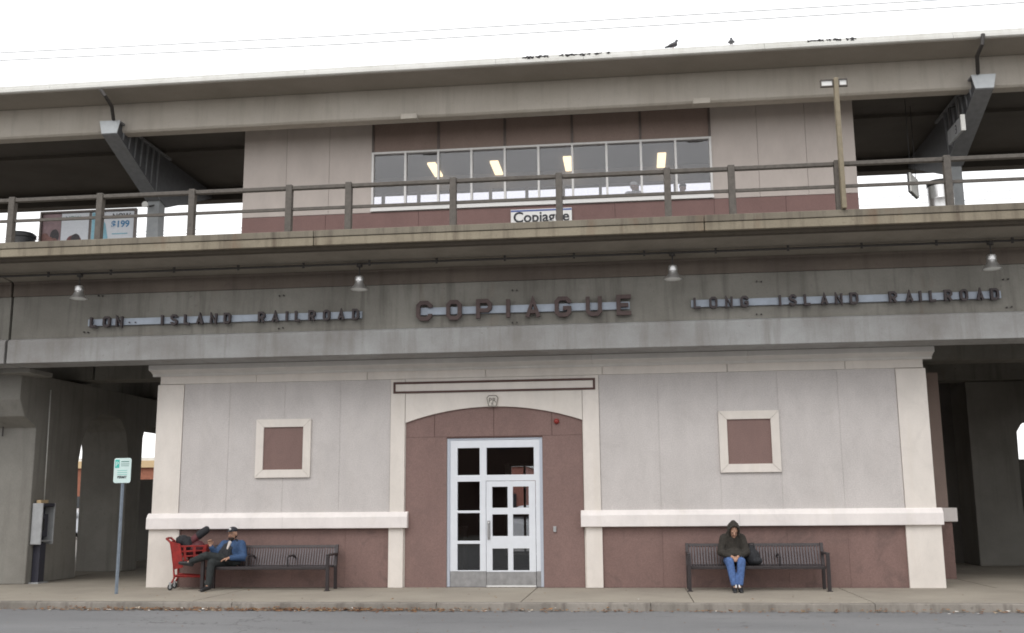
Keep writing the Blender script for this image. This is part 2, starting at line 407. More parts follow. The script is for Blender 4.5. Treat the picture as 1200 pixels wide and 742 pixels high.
# dry leaves in the gutter
lm = MB()
def leaf(x, y, z, s):
    a = random.uniform(0, 6.28); cu = random.uniform(.1, .7)*s; ca, sa = math.cos(a), math.sin(a); t = random.uniform(-.6, .6)
    pts = [(-s, 0, cu), (-.2*s, .55*s, 0), (s, .0, cu*.6), (-.2*s, -.55*s, cu*.3)]
    lm.add([(x+ca*u-sa*v, y+sa*u+ca*v, z+.004+h+abs(t)*max(0, v)) for u, v, h in pts], [(0,1,2,3)])
for k in range(1500):
    x = random.uniform(-11, 8)
    if random.random() < .55: x = random.gauss(-6.2, 1.9)
    d = abs(random.gauss(0, .11)); y = KY-.02-d; z = -.13+max(0, .05-.35*d)*random.random()
    leaf(x, y, z, random.uniform(.018, .05))
for k in range(70): leaf(random.uniform(-12, 8), random.uniform(-2.9, -.2), 0, random.uniform(.012, .03))
for k in range(120): leaf(random.uniform(-12, 8), random.uniform(-6.5, -3.5), -.13, random.uniform(.01, .028))
tag(lm.build('fallen_leaves', 'leaf', None, 0, merge=False, recalc=False), 'brown dry leaves and litter drifted along the kerb', 'leaves', kind='stuff')

# ================================================================== station house
XL, XR = -10.07, 5.73
sh = empty('station_house', (-2.2, 0, 0), 'cream and mauve panelled station house with arched entrance beneath the concrete viaduct', 'building')
DX0, DX1, DZ = -3.81, -1.85, 2.97
core = MB().plate(XL+.03, XR-.03, 0, 4.40, [(DX0, DX1, 0, DZ)], .04, .24)
qa, qb = P(597, 600, 7), P(632, 546, 7)
RO = (qa.x, qb.x, .35, qb.z+.05)
core.plate(XL+.03, XR-.03, 0, 4.4, [RO], 7, 7.2)
core.box(XL+.03, XL+.25, .24, 7, 0, 4.4).box(XR-.25, XR-.03, .24, 7, 0, 4.4).box(XL+.03, XR-.03, .24, 7, 4.3, 4.4)
core.build('wall', 'white_panel', sh)
bx('wing_wall', 'spandrel', sh, XR-.02, 6.66, 2.5, 6.9, 0, 4.4); bx('wing_sill', 'sill', sh, XR-.02, 6.80, 2.38, 6.9, 1.19, 1.48, .01); bx('wing_base', 'mauve_base', sh, XR-.02, 6.70, 2.46, 6.9, 0, 1.185)
G_ = .005
def wallpanel(name, mat, x0, x1, z0, z1, yf=0, yb=.038, bev=.003): return bx(name, mat, sh, x0+G_, x1-G_, yf, yb, z0+G_/2, z1-G_/2, bev)
for xs in ([-9.48, -8.46, -7.26, -6.06, -4.99], [-.68, .5, 1.68, 2.86, 4.03, 5.15]):
    for a, b in zip(xs, xs[1:]): wallpanel('wall_panel', 'grey_panel', a, b, 1.49, 4.21, 0, .0055, .001)
for a, b, m_, z0, z1, y in ((-9.48, -4.99, 'grey_panel', 1.49, 4.21, .006), (-.68, 5.15, 'grey_panel', 1.49, 4.21, .006), (-9.43, -4.99, 'mauve_base', .01, 1.19, .017), (-.68, 5.15, 'mauve_base', .01, 1.19, .017)): bx('joint_backing', m_, sh, a, b, y, .0385, z0, z1)
for xs in ([-9.43, -8.3, -7.0, -5.9, -4.99], [-.68, .5, 1.75, 2.9, 4.05, 5.15]):
    for a, b in zip(xs, xs[1:]): wallpanel('base_panel', 'mauve_base', a, b, 0, 1.20, .012, .0165, .001)
for a, b in zip([XL+.04, -7.9, -5.5, -3.0, -.6, 1.9, 4.2], [-7.9, -5.5, -3.0, -.6, 1.9, 4.2, XR-.04]): wallpanel('frieze_panel', 'white_panel', a, b, 4.21, 4.38, -.004)
for a, b, ba, bb in ((XL, -9.48, XL-.03, -9.43), (-4.99, -4.68, -5.0, -4.69), (-1.02, -.68, -1.0, -.67), (5.15, XR, 5.12, XR+.06)):
    wallpanel('pilaster', 'white_panel', a, b, 1.49, 4.2 if b < -9 or a > 5 else 4.205, -.022)
    wallpanel('pilaster_base', 'white_panel', ba, bb, 0, 1.2, -.04)
for a, b in ((XL-.06, -4.60), (-1.09, XR+.09)):
    MB().prism([(.03, 1.175), (-.11, 1.175), (-.115, 1.185), (-.115, 1.40), (-.06, 1.475), (-.02, 1.50), (.03, 1.50)], 'x', a, b).build('sill_band', 'sill', sh, .006)
    for jx in ([-7.2] if a < -5 else [2.0]): bx('band_joint', 'cornice', sh, jx-.004, jx+.004, -.1165, -.05, 1.18, 1.41)
# cornice
prof = [(.03, 4.375), (-.035, 4.375), (-.045, 4.42), (-.10, 4.45), (-.18, 4.475), (-.235, 4.485), (-.25, 4.49), (-.25, 4.594), (.03, 4.594)]
def corn(a, b): MB().prism(prof, 'x', a, b).build('cornice', 'cornice', sh)
for a, b in zip([XL-.12, -7.2, -4.0, -.8, 2.3], [-7.205, -4.005, -.805, 2.295, XR+.13]): corn(a, b)
# decorative squares
for a, b in ((-7.85, -6.67), (1.68, 2.86)):
    z0, z1, t = 2.21, 3.42, .165
    for poly in ([(a, z0), (b, z0), (b-t, z0+t), (a+t, z0+t)], [(b, z0), (b, z1), (b-t, z1-t), (b-t, z0+t)], [(b, z1), (a, z1), (a+t, z1-t), (b-t, z1-t)], [(a, z1), (a, z0), (a+t, z0+t), (a+t, z1-t)]):
        cx = sum(p[0] for p in poly)/4; cz = sum(p[1] for p in poly)/4
        MB().prism([(cx+(x-cx)*.996, cz+(z-cz)*.996) for x, z in poly], 'y', -.05, -.002).build('square_frame', 'white_panel', sh, .004)
    bx('square_tile', 'mauve', sh, a+t, b-t, -.018, -.001, z0+t, z1-t)
# portal
arch = [(-4.68+(-1.02+4.68)*k/24, 3.30+.306*math.sin(math.acos(max(-1, min(1, (k/12-1)*.82)))-math.acos(.82))/math.sin(math.pi/2-math.acos(.82)) if 0 else 0) for k in range(25)]
W2, rise = 1.83, .306; Rr = (W2*W2+rise*rise)/(2*rise)
arch = [(-2.85-W2+2*W2*k/24, 3.606-Rr+math.sqrt(Rr*Rr-(W2-2*W2*k/24)**2)) for k in range(25)]
for i, (lo, hi) in enumerate(((0, 12), (12, 24))):
    seg = arch[lo:hi+1]; x0 = -4.675 if i == 0 else seg[0][0]+.003; x1 = -1.025 if i else seg[-1][0]-.003
    seg = [(min(max(x, x0), x1), z) for x, z in seg]
    MB().prism(seg+[(x1, 4.205), (x0, 4.205)], 'y', -.014, .03).build('arch_panel', 'white_panel', sh)
for a, b, z0, z1 in ((-4.67, -4.07, 3.0, 3.5), (-4.07, -2.84, 3.0, 3.63), (-2.84, -1.65, 3.0, 3.63), (-1.65, -1.03, 3.0, 3.5)): wallpanel('portal_panel', 'mauve', a, b, z0, z1, .031, .039)
wallpanel('portal_panel', 'mauve', -4.67, DX0, 0, 3.0, .025, .039); wallpanel('portal_panel', 'mauve', DX1, -1.03, 0, 3.0, .025, .039)
MB().plate(-4.67, -1.03, 0, 3.62, [(DX0, DX1, 0, DZ)], .0392, .0398).build('portal_backing', 'dark_trim', sh)
bx('portal_reveal', 'mauve', sh, DX0, DX1, .05, .2, DZ, DZ+.025)
# outlined strip
for a, b, c_, d_ in ((-4.93, -.75, 4.10, 4.145), (-4.93, -.75, 3.91, 3.95), (-4.93, -4.885, 3.95, 4.10), (-.795, -.75, 3.95, 4.10)): bx('outline_trim', 'dark_trim', sh, a, b, -.042, -.02, c_, d_)
bx('strip_panel', 'white_panel', sh, -4.885, -.795, -.026, -.015, 3.95, 4.10)
# keystone emblem
kx, kz = -2.853, 3.72
key = [(-.085, .115), (.085, .115), (.125, .065), (.085, -.125), (-.085, -.125), (-.125, .065)]
ks = MB().prism([(kx+x, kz+z) for x, z in key], 'y', -.06, -.012).build('keystone_emblem', 'keystone', sh)
km_ = MB()
for (x0, z0), (x1, z1) in zip(key, key[1:]+key[:1]):
    a = Vector((kx+x0*.9, -.062, kz+z0*.9)); b = Vector((kx+x1*.9, -.062, kz+z1*.9)); km_.tube([a, b], .0075, 6)
km_.build('emblem_outline', 'keyline', ks)
for dx in (-.045, .035):
    text('emblem_letter', 'R' if dx > 0 else 'P', .13, kx+dx, -.062, kz-.035, 'keyline', ks, .006, 'CENTER', bold=.002)
text('emblem_letter', 'R', .08, kx, -.062, kz-.095, 'keyline', ks, .006, 'CENTER', bold=.001)
# alarm, keypad
MB().lathe([(.055, 0), (.055, -.03), (.035, -.06), (.0, -.075)], (-1.55, .03, 3.28), 14, 'y').build('alarm_strobe', 'alarm', sh)
bx('keypad', 'phone_grey', sh, -1.65, -1.59, -.005, .03, 1.08, 1.19, .005)
# door
dr = empty('entrance_door', (-2.83, .1, 0), None, None); dr.parent = sh; dr.location = Vector((-2.83, .1, 0))-sh.location
holes = [(-3.60, -3.14, a, b) for a, b in ((2.22, 2.77), (1.51, 2.09), (.91, 1.46), (.33, .85))]+[(-3.0, -2.03, 2.22, 2.77)]
leafr = (-3.015, -2.0, .012, 2.10)
MB().plate(DX0+.06, DX1-.06, .31, DZ-.04, holes+[(leafr[0], leafr[1], .31, 2.10)], .075, .17).build('frame', 'door_paint', dr, .006)
bx('kick_panel', 'kick', dr, DX0+.06, leafr[0], .082, .165, 0, .308); bx('kick_panel', 'kick', dr, leafr[1], DX1-.06, .082, .165, 0, .308)
MB().box(DX0+.002, DX0+.058, .06, .19, 0, DZ-.002).box(DX1-.058, DX1-.002, .06, .19, 0, DZ-.002).box(DX0+.06, DX1-.06, .06, .19, DZ-.038, DZ-.002).build('jamb', 'door_edge', dr, .004)
lh = [(c0, c1, z0, z1) for c0, c1 in ((-2.885, -2.57), (-2.465, -2.14)) for z0, z1 in ((1.56, 1.98), (1.0, 1.43), (.33, .757))]
lf = MB().plate(leafr[0]+.008, leafr[1]-.008, .30, 2.092, lh, .068, .13).build('door_leaf', 'door_paint', dr, .005)
bx('kick_plate', 'kick', lf, leafr[0]+.01, leafr[1]-.01, .066, .13, .045, .297)
bx('threshold', 'white', lf, leafr[0]+.01, leafr[1]-.01, .05, .14, .0, .04)
MB().tube([(-2.955, .066, 1.27), (-2.955, .02, 1.26), (-2.955, .02, .98), (-2.955, .066, .97)], .014, 8).box(-2.985, -2.925, .06, .069, .93, 1.31).build('handle', 'steel', lf)
for h in holes: bx('pane', 'glass_door', dr, h[0]-.005, h[1]+.005, .118, .124, h[2]-.005, h[3]+.005)
for h in lh: bx('pane', 'glass_door', lf, h[0]-.005, h[1]+.005, .098, .104, h[2]-.005, h[3]+.005)
# entrance hall behind the door
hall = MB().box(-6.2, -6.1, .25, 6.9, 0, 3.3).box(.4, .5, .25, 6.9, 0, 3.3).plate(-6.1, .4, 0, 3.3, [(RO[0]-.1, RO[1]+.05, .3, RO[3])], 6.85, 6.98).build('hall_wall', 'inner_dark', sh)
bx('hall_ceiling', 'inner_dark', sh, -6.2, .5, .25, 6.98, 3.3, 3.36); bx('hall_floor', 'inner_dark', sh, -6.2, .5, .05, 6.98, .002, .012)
for yy in (1.4, 2.6, 3.8):
    for xx in (-4.4, -2.4): bx('hall_light', 'dim_tube', sh, xx, xx+1.1, yy, yy+.12, 3.24, 3.295)
MB().plate(RO[0], RO[1], RO[2], RO[3], [(RO[0]+.05, (RO[0]+RO[1])/2-.03, RO[2]+.05, 1.3), ((RO[0]+RO[1])/2+.03, RO[1]-.05, RO[2]+.05, 1.3), (RO[0]+.05, (RO[0]+RO[1])/2-.03, 1.4, RO[3]-.05), ((RO[0]+RO[1])/2+.03, RO[1]-.05, 1.4, RO[3]-.05)], 7.05, 7.12).build('rear_window', 'dark_mullion', sh)
bx('rear_window_pane', 'glass_room', sh, RO[0]+.02, RO[1]-.02, 7.08, 7.085, RO[2]+.02, RO[3]-.02)
bx('hall_counter', 'inner_wall', sh, -5.9, -4.2, 4.5, 5.1, .01, 1.1)

# ================================================================== viaduct
vd = empty('viaduct', (-2.3, 3, 0), 'weathered grey concrete railway viaduct spanning above the station house', 'viaduct')
JX0, JX1 = -12.95, 10.5
spans = [(-34.2, JX0-.06), (JX0, JX1), (JX1+.06, 29.5)]
for a, b in spans:
    MB().prism([(-1.0, 4.60), (-1.0, 5.06), (-.97, 5.10), (-.90, 5.125), (-.90, 6.03), (-.35, 6.03), (-.35, 5.12), (-.25, 5.06), (-.25, 4.60)][::-1], 'x', a, b)
    gd = MB().prism([(-.90, 5.127), (-.90, 6.03), (-.35, 6.03), (-.35, 5.127)], 'x', a, b).build('girder_web', 'girder', vd)
    MB().prism([(-1.0, 4.60), (-1.0, 5.06), (-.975, 5.095), (-.90, 5.125), (-.35, 5.125), (-.25, 5.06), (-.25, 4.60)], 'x', a, b).build('girder_flange', 'flange', vd, .01)
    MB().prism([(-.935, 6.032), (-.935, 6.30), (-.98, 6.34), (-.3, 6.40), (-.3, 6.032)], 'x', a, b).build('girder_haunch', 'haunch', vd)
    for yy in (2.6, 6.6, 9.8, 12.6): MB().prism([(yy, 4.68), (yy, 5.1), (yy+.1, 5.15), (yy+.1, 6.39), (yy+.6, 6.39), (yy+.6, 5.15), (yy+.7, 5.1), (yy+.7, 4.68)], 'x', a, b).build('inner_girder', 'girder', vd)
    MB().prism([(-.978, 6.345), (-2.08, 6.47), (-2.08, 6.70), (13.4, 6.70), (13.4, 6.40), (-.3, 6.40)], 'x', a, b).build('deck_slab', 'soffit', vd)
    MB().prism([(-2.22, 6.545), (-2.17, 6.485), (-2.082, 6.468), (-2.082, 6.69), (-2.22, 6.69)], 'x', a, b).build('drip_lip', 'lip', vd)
fj = [-34.2, -28, -20.6, -13.3, -6.0, 1.4, 8.8, 16, 23, 29.5]
for a, b in zip(fj, fj[1:]):
    MB().box(a+.008, b-.008, -2.3, -2.084, 6.547, 6.703).build('fascia_panel', 'fascia_low', vd, .008)
    MB().box(a+.005, b-.005, -2.315, -1.95, 6.712, 6.84).build('parapet_curb', 'fascia', vd, .01)
# bents
def bent(xa, xb, yr, front_only=False):
    pr = [(.1, 4.59), (.1, 3.98), (.32, 3.62), (.8, 3.40), (.8, 0), (2.86, 0), (2.69, 2.7), (2.8, 3.2), (3.1, 3.7), (3.7, 3.95), (yr-.55, 3.9), (yr-.2, 3.6), (yr-.05, 3.1), (yr, 0), (yr+.75, 0), (yr+.75, 3.5), (yr+.9, 3.85), (9.4, 3.85), (9.5, 3.5), (9.6, 0), (10.4, 0), (10.4, 3.4), (10.8, 3.8), (12.2, 3.8), (12.4, 0), (13.3, 0), (13.3, 4.59)]
    if front_only: pr = [(.1, 4.59), (.1, 3.98), (.32, 3.62), (.8, 3.4), (.8, 0), (2.6, 0), (2.7, 3.2), (3.1, 3.9), (12.2, 3.9), (12.4, 0), (13.3, 0), (13.3, 4.59)]
    b = MB().prism(pr, 'x', xa, xb).build('bent', 'pier', vd, .02)
    bx('bearing_block', 'pier', vd, xa+.2, xb-.2, -.9, .3, 4.48, 4.597) if 0 else None
    return b
lb = bent(-14.56, -13.27, 5.17); bent(10.4, 11.6, 6.4, True); bent(-34.6, -33.4, 5.17); bent(29, 30.2, 5.17)
for a, b in ((-13.6, -12.85), (10.3, 10.9)): bx('bearing_block', 'pier', vd, a, b, -.3, .6, 4.50, 4.598, .01)
MB().prism([(8.6, 0), (9.78, 0), (9.74, 2.7), (9.68, 3.2), (9.9, 3.55), (10.3, 3.8), (10.3, 4.67), (8.6, 4.67)], 'y', 7.0, 8.5).build('rear_pier', 'pier', vd, .02); bx('rear_wall', 'deck', vd, 5.75, 8.598, 8.3, 8.55, 0, 6.38); bx('rear_wall', 'deck', vd, -16.6, -9.0, 10.45, 10.6, 0, 2.5); bx('rear_wall', 'deck', vd, -15.7, -9.0, 13.45, 13.65, 0, 6.38); bx('rear_wall', 'deck', vd, -33, -21, 13.45, 13.65, 0, 6.38); bx('rear_wall', 'deck', vd, 10.0, 16.0, 13.5, 13.7, 0, 2.9); bx('rear_wall', 'deck', vd, 11.62, 28.9, 9.0, 9.2, 0, 2.4)  # the two full-height left walls are added blockers that darken the passage
MB().tube([(-13.255, 1.25, 4.3), (-13.255, 1.3, 1.75)], .014, 6).build('conduit', 'offwhite', lb)
hk = P(5, 500, .78); MB().tube([(hk.x-.09, .78, hk.z+.2), (hk.x, .74, hk.z+.22), (hk.x, .74, hk.z-.22)], .018, 6).tube([(hk.x, .74, hk.z+.02), (hk.x-.07, .78, hk.z+.12)], .014, 6).build('wall_bracket', 'pipe_dark', lb)
# anchor stubs left on the web
for px, py in ((118, 347), (101, 390), (330, 347), (329, 385), (603, 340), (603, 378), (889, 330), (889, 369), (1178, 328), (1182, 360)):
    p = P(px, py, -.91)
    for dx in (-.04, .05): MB().lathe([(.014, -.05), (.014, .0)], (p.x+dx, -.9, p.z+random.uniform(-.01, .01)), 7, 'y').build('anchor_stub', 'pipe_dark', vd)
# rust runs below the posts
POSTS = [-12.298, -10.43, -8.515, -6.54, -5.35, -3.3, -1.269, .759, 1.939, 3.857, 5.787]
POSTS = [-26, -24, -22.1, -20.2, -18.3, -16.3, -14.25]+POSTS+[7.75, 9.7, 11.6, 13.6, 15.6, 17.6]

# platform and tracks deck
pl = MB().box(-34, 29.4, 1.9, 8.1, 6.72, 7.9).build('platform', 'deck'); tag(pl, kind='structure')

# ------------------------------------------------------------------ railing
rl = empty('railing', (-2.3, -2.2, 6.84), 'brown painted steel railing with posts and two rails on the viaduct edge', 'railing')
for x in POSTS:
    MB().box(x-.062, x+.062, -2.262, -2.13, 6.841, 7.80).build('post', 'rail_paint', rl, .008)
for a, b in zip(POSTS, POSTS[1:]):
    MB().box(a+.064, b-.064, -2.24, -2.14, 7.70, 7.775).build('top_rail', 'rail_paint', rl, .01)
    MB().box(a+.064, b-.064, -2.215, -2.165, 7.285, 7.34).build('middle_rail', 'rail_paint', rl)

# ------------------------------------------------------------------ lettering
def ribbon(mb, pts, t, closed, y0, y1, fx):
    pts = [Vector((p[0], p[1])) for p in pts]; n = len(pts); L = []; Rr_ = []
    for i in range(n):
        a = pts[(i-1) % n] if (closed or i) else None; b = pts[(i+1) % n] if (closed or i < n-1) else None
        if a is None: d = (b-pts[i]).normalized(); nn = Vector((-d.y, d.x)); k = 1
        elif b is None: d = (pts[i]-a).normalized(); nn = Vector((-d.y, d.x)); k = 1
        else:
            d0 = (pts[i]-a).normalized(); d1 = (b-pts[i]).normalized(); n0 = Vector((-d0.y, d0.x)); n1 = Vector((-d1.y, d1.x))
            nn = (n0+n1).normalized(); k = min(2.2, 1/max(.3, nn.dot(n0)))
        L.append(pts[i]+nn*k*t/2); Rr_.append(pts[i]-nn*k*t/2)
    vs = []
    for l, r in zip(L, Rr_):
        for q, y in ((l, y0), (r, y0), (r, y1), (l, y1)): x, z = fx(q); vs.append((x, y, z))
    fs = []
    m = n if closed else n-1
    for i in range(m):
        a, b = 4*i, 4*((i+1) % n)
        for j in range(4): fs.append((a+j, a+(j+1)%4, b+(j+1)%4, b+j))
    if not closed: fs += [(3, 2, 1, 0), tuple(4*(n-1)+j for j in range(4))]
    mb.add(vs, fs)
def strokes(ch, w, c):
    O = [(c,0),(w-c,0),(w,c),(w,1-c),(w-c,1),(c,1),(0,1-c),(0,c)]
    return {'O': [(O, 1)], 'C': [([(w,.70),(w,1-c),(w-c,1),(c,1),(0,1-c),(0,c),(c,0),(w-c,0),(w,c),(w,.30)], 0)],
     'G': [([(w,.72),(w,1-c),(w-c,1),(c,1),(0,1-c),(0,c),(c,0),(w-c,0),(w,c),(w,.42),(w*.5,.42)], 0)],
     'D': [([(0,0),(w-c,0),(w,c),(w,1-c),(w-c,1),(0,1)], 1)],
     'P': [([(0,-.07),(0,1),(w-c,1),(w,1-c),(w,.43+c*.8),(w-c*.8,.43),(.1,.43)], 0)],
     'R': [([(0,-.07),(0,1),(w-c,1),(w,1-c),(w,.45+c*.8),(w-c*.8,.45),(.1,.45)], 0), ([(w*.45,.42),(w,-.06)], 0)],
     'I': [([(w/2,-.07),(w/2,1.07)], 0)], 'A': [([(0,-.07),(w/2,1),(w,-.07)], 0), ([(w*.2,.27),(w*.8,.27)], 0)],
     'U': [([(0,1.07),(0,c),(c,0),(w-c,0),(w,c),(w,1.07)], 0)], 'E': [([(w*1.08,1),(0,1),(0,0),(w*1.08,0)], 0), ([(.05,.5),(w*.85,.5)], 0)],
     'L': [([(0,1.07),(0,0),(w*1.05,0)], 0)], 'N': [([(0,-.07),(0,1.0),(w,0.0),(w,1.07)], 0)],
     'S': [([(w,.76),(w,1-c),(w-c,1),(c,1),(0,1-c),(0,.52+c),(c,.52),(w-c,.48),(w,.48-c),(w,c),(w-c,0),(c,0),(0,c),(0,.24)], 0)]}[ch]
def letter(parent, ch, x0, x1, z0, z1, t, mat, yf, yb):
    mb = MB(); H = (z1-z0-t); wid = (x1-x0-t)/H; 
    for i, (pts, cl) in enumerate(strokes(ch, wid, .17)):
        ribbon(mb, pts, t/H, cl, yf+.003*i, yb, lambda q: (x0+t/2+q.x*H, z0+t/2+q.y*H))
    return mb.build('letter', mat, parent, .004 if t > .05 else 0)
def sign(name, label, text_, zc, hh, t, mat, strip, sh_h, skip=(), lw=None):
    a = P(strip[0], 360, -.93).x; b = P(strip[1], 360, -.93).x
    r = empty(name, ((a+b)/2, -.9, zc-hh/2), label, 'sign')
    st = bx('backing_strip', 'strip', r, a, b, -.955, -.905, zc-sh_h/2, zc+sh_h/2, .004)
    k = 0
    n = max(1, int((b-a)/1.1))
    for (ch, p0, p1) in text_:
        x0 = P(p0, 360, -1.0).x; x1 = P(p1, 360, -1.0).x
        if ch == 'I': x0, x1 = (x0+x1)/2-t*.95, (x0+x1)/2+t*.95
        letter(r, ch, x0, x1, zc-hh/2, zc+hh/2, t, mat, -1.03, -.957)
    return r, a, b
RW = [('C',488,506.5),('O',523,541),('P',558,576.5),('I',592,599),('A',615.5,633.5),('G',650,669.5),('U',686.5,705.5),('E',722.5,741)]
sign('station_name_letters', 'large brown block letters COPIAGUE on a pale strip over the entrance', RW, P(615, 361, -1.0).z, .405, .080, 'letter', (489, 738), .15)
LW = [('L',107,115),('O',122,130.5),('N',137,145),('I',189,193),('S',201,209),('L',216.5,223.5),('A',231,239),('N',247,255),('D',263,271),('R',303,311),('A',319,327),('I',334.5,338.5),('L',346,353),('R',362,370),('O',379,387),('A',396,404),('D',413,421)]
r, a, b = sign('railroad_letters', 'small dark letters LON ISLAND RAILROAD with missing G, left of the station name', LW, P(265, 373, -1.0).z, .222, .042, 'letter_small', (105, 424.5), .14)
for px in (152, 159): p = P(px, 378, -.96); MB().lathe([(.014, -.03), (.014, 0)], (p.x, -.957, p.z), 7, 'y').build('letter_stud', 'letter_small', r)
RT = [('L',813,822),('O',831.5,841),('N',850,859),('G',868,877.5),('I',912.5,916.5),('S',925,934),('L',942.5,951),('A',962,971),('N',979,988),('D',996.5,1006.5),('R',1042.5,1052),('A',1062,1071),('I',1077.5,1081.5),('L',1090,1098.5),('R',1107.5,1117),('O',1126,1135.5),('A',1145.5,1154),('D',1162,1172)]
sign('railroad_letters', 'small dark complete letters LONG ISLAND RAILROAD, right of the station name', RT, P(990, 350, -1.0).z, .222, .042, 'letter_small', (810, 1174), .14)

# ------------------------------------------------------------------ pendant lamps and conduit
LX = [-11.16, -5.30, .83, 6.65]
where = ['above the broken LON lettering', 'above the end of the left RAILROAD lettering', 'above the gap between the station name and the right LONG lettering', 'above the end of the right RAILROAD lettering']
def lamp():
    o = empty('pendant_lamp', (0, -1.5, 6.33), 'bell-shaped metal lamp', 'lamp', 'bell lamps hung under the viaduct edge')
    MB().tube([(0, -1.5, 6.33), (0, -1.5, 6.05)], .014, 8).build('stem', 'pipe_dark', o)
    MB().lathe([(.0, .05), (.05, .05), (.06, .03), (.06, -.02)], (0, -1.5, 6.30), 12).build('junction_box', 'pipe_dark', o)
    MB().lathe([(.03, 6.10), (.075, 6.09), (.09, 6.06), (.09, 5.99), (.08, 5.98)], (0, -1.5, 0), 20).build('housing', 'alu', o)
    MB().lathe([(.082, 5.985), (.09, 5.95), (.115, 5.90), (.165, 5.84), (.175, 5.825), (.165, 5.822), (.11, 5.885), (.07, 5.95)], (0, -1.5, 0), 24).build('reflector', 'alu', o)
    MB().lathe([(.157, 5.832), (.12, 5.815), (.06, 5.805), (.0, 5.803)], (0, -1.5, 0), 20).build('lens', 'lens', o)
    return o
L0 = lamp()
for i, x in enumerate(LX):
    o = L0 if i == 0 else copy_tree(L0)
    o.location = (x, -1.5, 6.33); o['label'] = 'bell-shaped metal lamp hanging '+where[i]
cdt = empty('light_conduit', (-2, -1.5, 6.35), 'thin dark conduit pipe running along the underside of the viaduct edge', 'pipe')
MB().tube([(-14, -1.5, 6.345), (9.5, -1.5, 6.345)], .022, 8).build('pipe', 'pipe_dark', cdt)
xx = -13.2
while xx < 9.2: bx('hanger', 'pipe_dark', cdt, xx-.02, xx+.02, -1.515, -1.485, 6.30, 6.405); xx += 1.35

# ================================================================== platform canopy
cn = empty('platform_canopy', (-2.3, 5, 7.9), 'long concrete platform canopy with white roof edge above the waiting room', 'canopy')
CA, CB = -34, 29.4
gj = [CA, -27, -20.5, -14, -7.55, -2.95, -.9, 3.2, 7.3, 13, 20, CB]
for a, b in zip(gj, gj[1:]): MB().prism([(1.5, 11.71), (1.47, 11.73), (1.47, 11.80), (1.5, 11.815), (1.5, 11.885), (1.9, 11.90), (1.9, 11.71)], 'x', a+.003, b-.003).build('roof_edge', 'roof_white', cn)
bx('roof', 'roof_white', cn, CA, CB, 1.905, 9.6, 11.70, 11.88)
bx('eave_soffit', 'canopy_soffit', cn, CA, CB, 1.53, 2.5, 11.69, 11.708)
MB().prism([(2.5, 11.69), (2.5, 10.98), (2.55, 10.93), (2.85, 10.93), (2.9, 10.98), (2.9, 11.69)], 'x', CA, CB).build('edge_beam', 'canopy_beam', cn, .01)
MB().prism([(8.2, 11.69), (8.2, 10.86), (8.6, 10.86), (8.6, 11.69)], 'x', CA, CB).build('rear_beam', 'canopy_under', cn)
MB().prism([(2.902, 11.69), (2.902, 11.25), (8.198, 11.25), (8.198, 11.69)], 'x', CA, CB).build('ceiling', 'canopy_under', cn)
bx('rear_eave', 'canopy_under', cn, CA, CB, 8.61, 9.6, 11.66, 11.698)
for xa_, xb_ in ((CA, -9.82), (5.52, CB)): MB().prism([(4.75, 11.248), (4.75, 11.17), (5.25, 11.17), (5.25, 11.248)], 'x', xa_, xb_).build('ridge_beam', 'canopy_under', cn)
AX = [-12.78, 8.12]
for i, ax in enumerate(AX):
    yb, yf = 4.75, 2.25
    def sec(y, zt, zb, wt, wb): return [(ax-wt, y, zt), (ax+wt, y, zt), (ax+wb, y, zb), (ax-wb, y, zb)]
    vs = sec(yf, 11.10, 10.83, .19, .19)+sec(yb, 11.10, 9.85, .19, .19)+sec(5.2, 11.10, 9.75, .19, .19)
    arm = MB().add(vs, [(0,1,2,3), (11,10,9,8)]+[(a+j, a+4+j, a+4+(j+1)%4, a+(j+1)%4) for a in (0, 4) for j in range(4)]).build('arm', 'arm_shaded', cn)
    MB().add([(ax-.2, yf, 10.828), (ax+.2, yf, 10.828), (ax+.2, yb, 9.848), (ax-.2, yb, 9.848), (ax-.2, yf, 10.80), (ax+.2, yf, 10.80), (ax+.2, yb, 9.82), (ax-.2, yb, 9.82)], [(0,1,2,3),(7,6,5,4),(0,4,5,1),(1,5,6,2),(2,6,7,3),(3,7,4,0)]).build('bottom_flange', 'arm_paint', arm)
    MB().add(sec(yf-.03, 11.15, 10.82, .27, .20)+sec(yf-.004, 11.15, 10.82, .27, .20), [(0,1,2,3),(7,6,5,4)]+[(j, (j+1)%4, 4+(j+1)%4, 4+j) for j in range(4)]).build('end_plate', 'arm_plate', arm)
    for k in range(7):
        yy = yf+.3+k*.32; f = (yy-yf)/(yb-yf); zb = 10.83+(9.85-10.83)*f; zt = 11.1
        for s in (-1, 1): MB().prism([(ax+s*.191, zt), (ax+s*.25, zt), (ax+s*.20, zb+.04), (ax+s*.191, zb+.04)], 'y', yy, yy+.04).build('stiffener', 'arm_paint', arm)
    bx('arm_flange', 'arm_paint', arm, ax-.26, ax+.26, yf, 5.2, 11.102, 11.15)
    bx('column', 'column_paint', cn, ax-.17, ax+.17, 4.78, 5.12, 7.901, 9.9, .01)
    bx('column_base', 'column_paint', cn, ax-.28, ax+.28, 4.66, 5.24, 7.902, 7.95)
    vs = sec(5.2, 11.10, 9.75, .19, .19)+sec(8.18, 11.10, 10.9, .19, .19)
    MB().add(vs, [(0,1,2,3), (7,6,5,4)]+[(j, j+4, 4+(j+1)%4, (j+1)%4) for j in range(4)]).build('rear_arm', 'arm_shaded', cn)
for k in (-26.5, 21.9):
    bx('column', 'column_paint', cn, k-.17, k+.17, 4.78, 5.12, 7.901, 11.2)
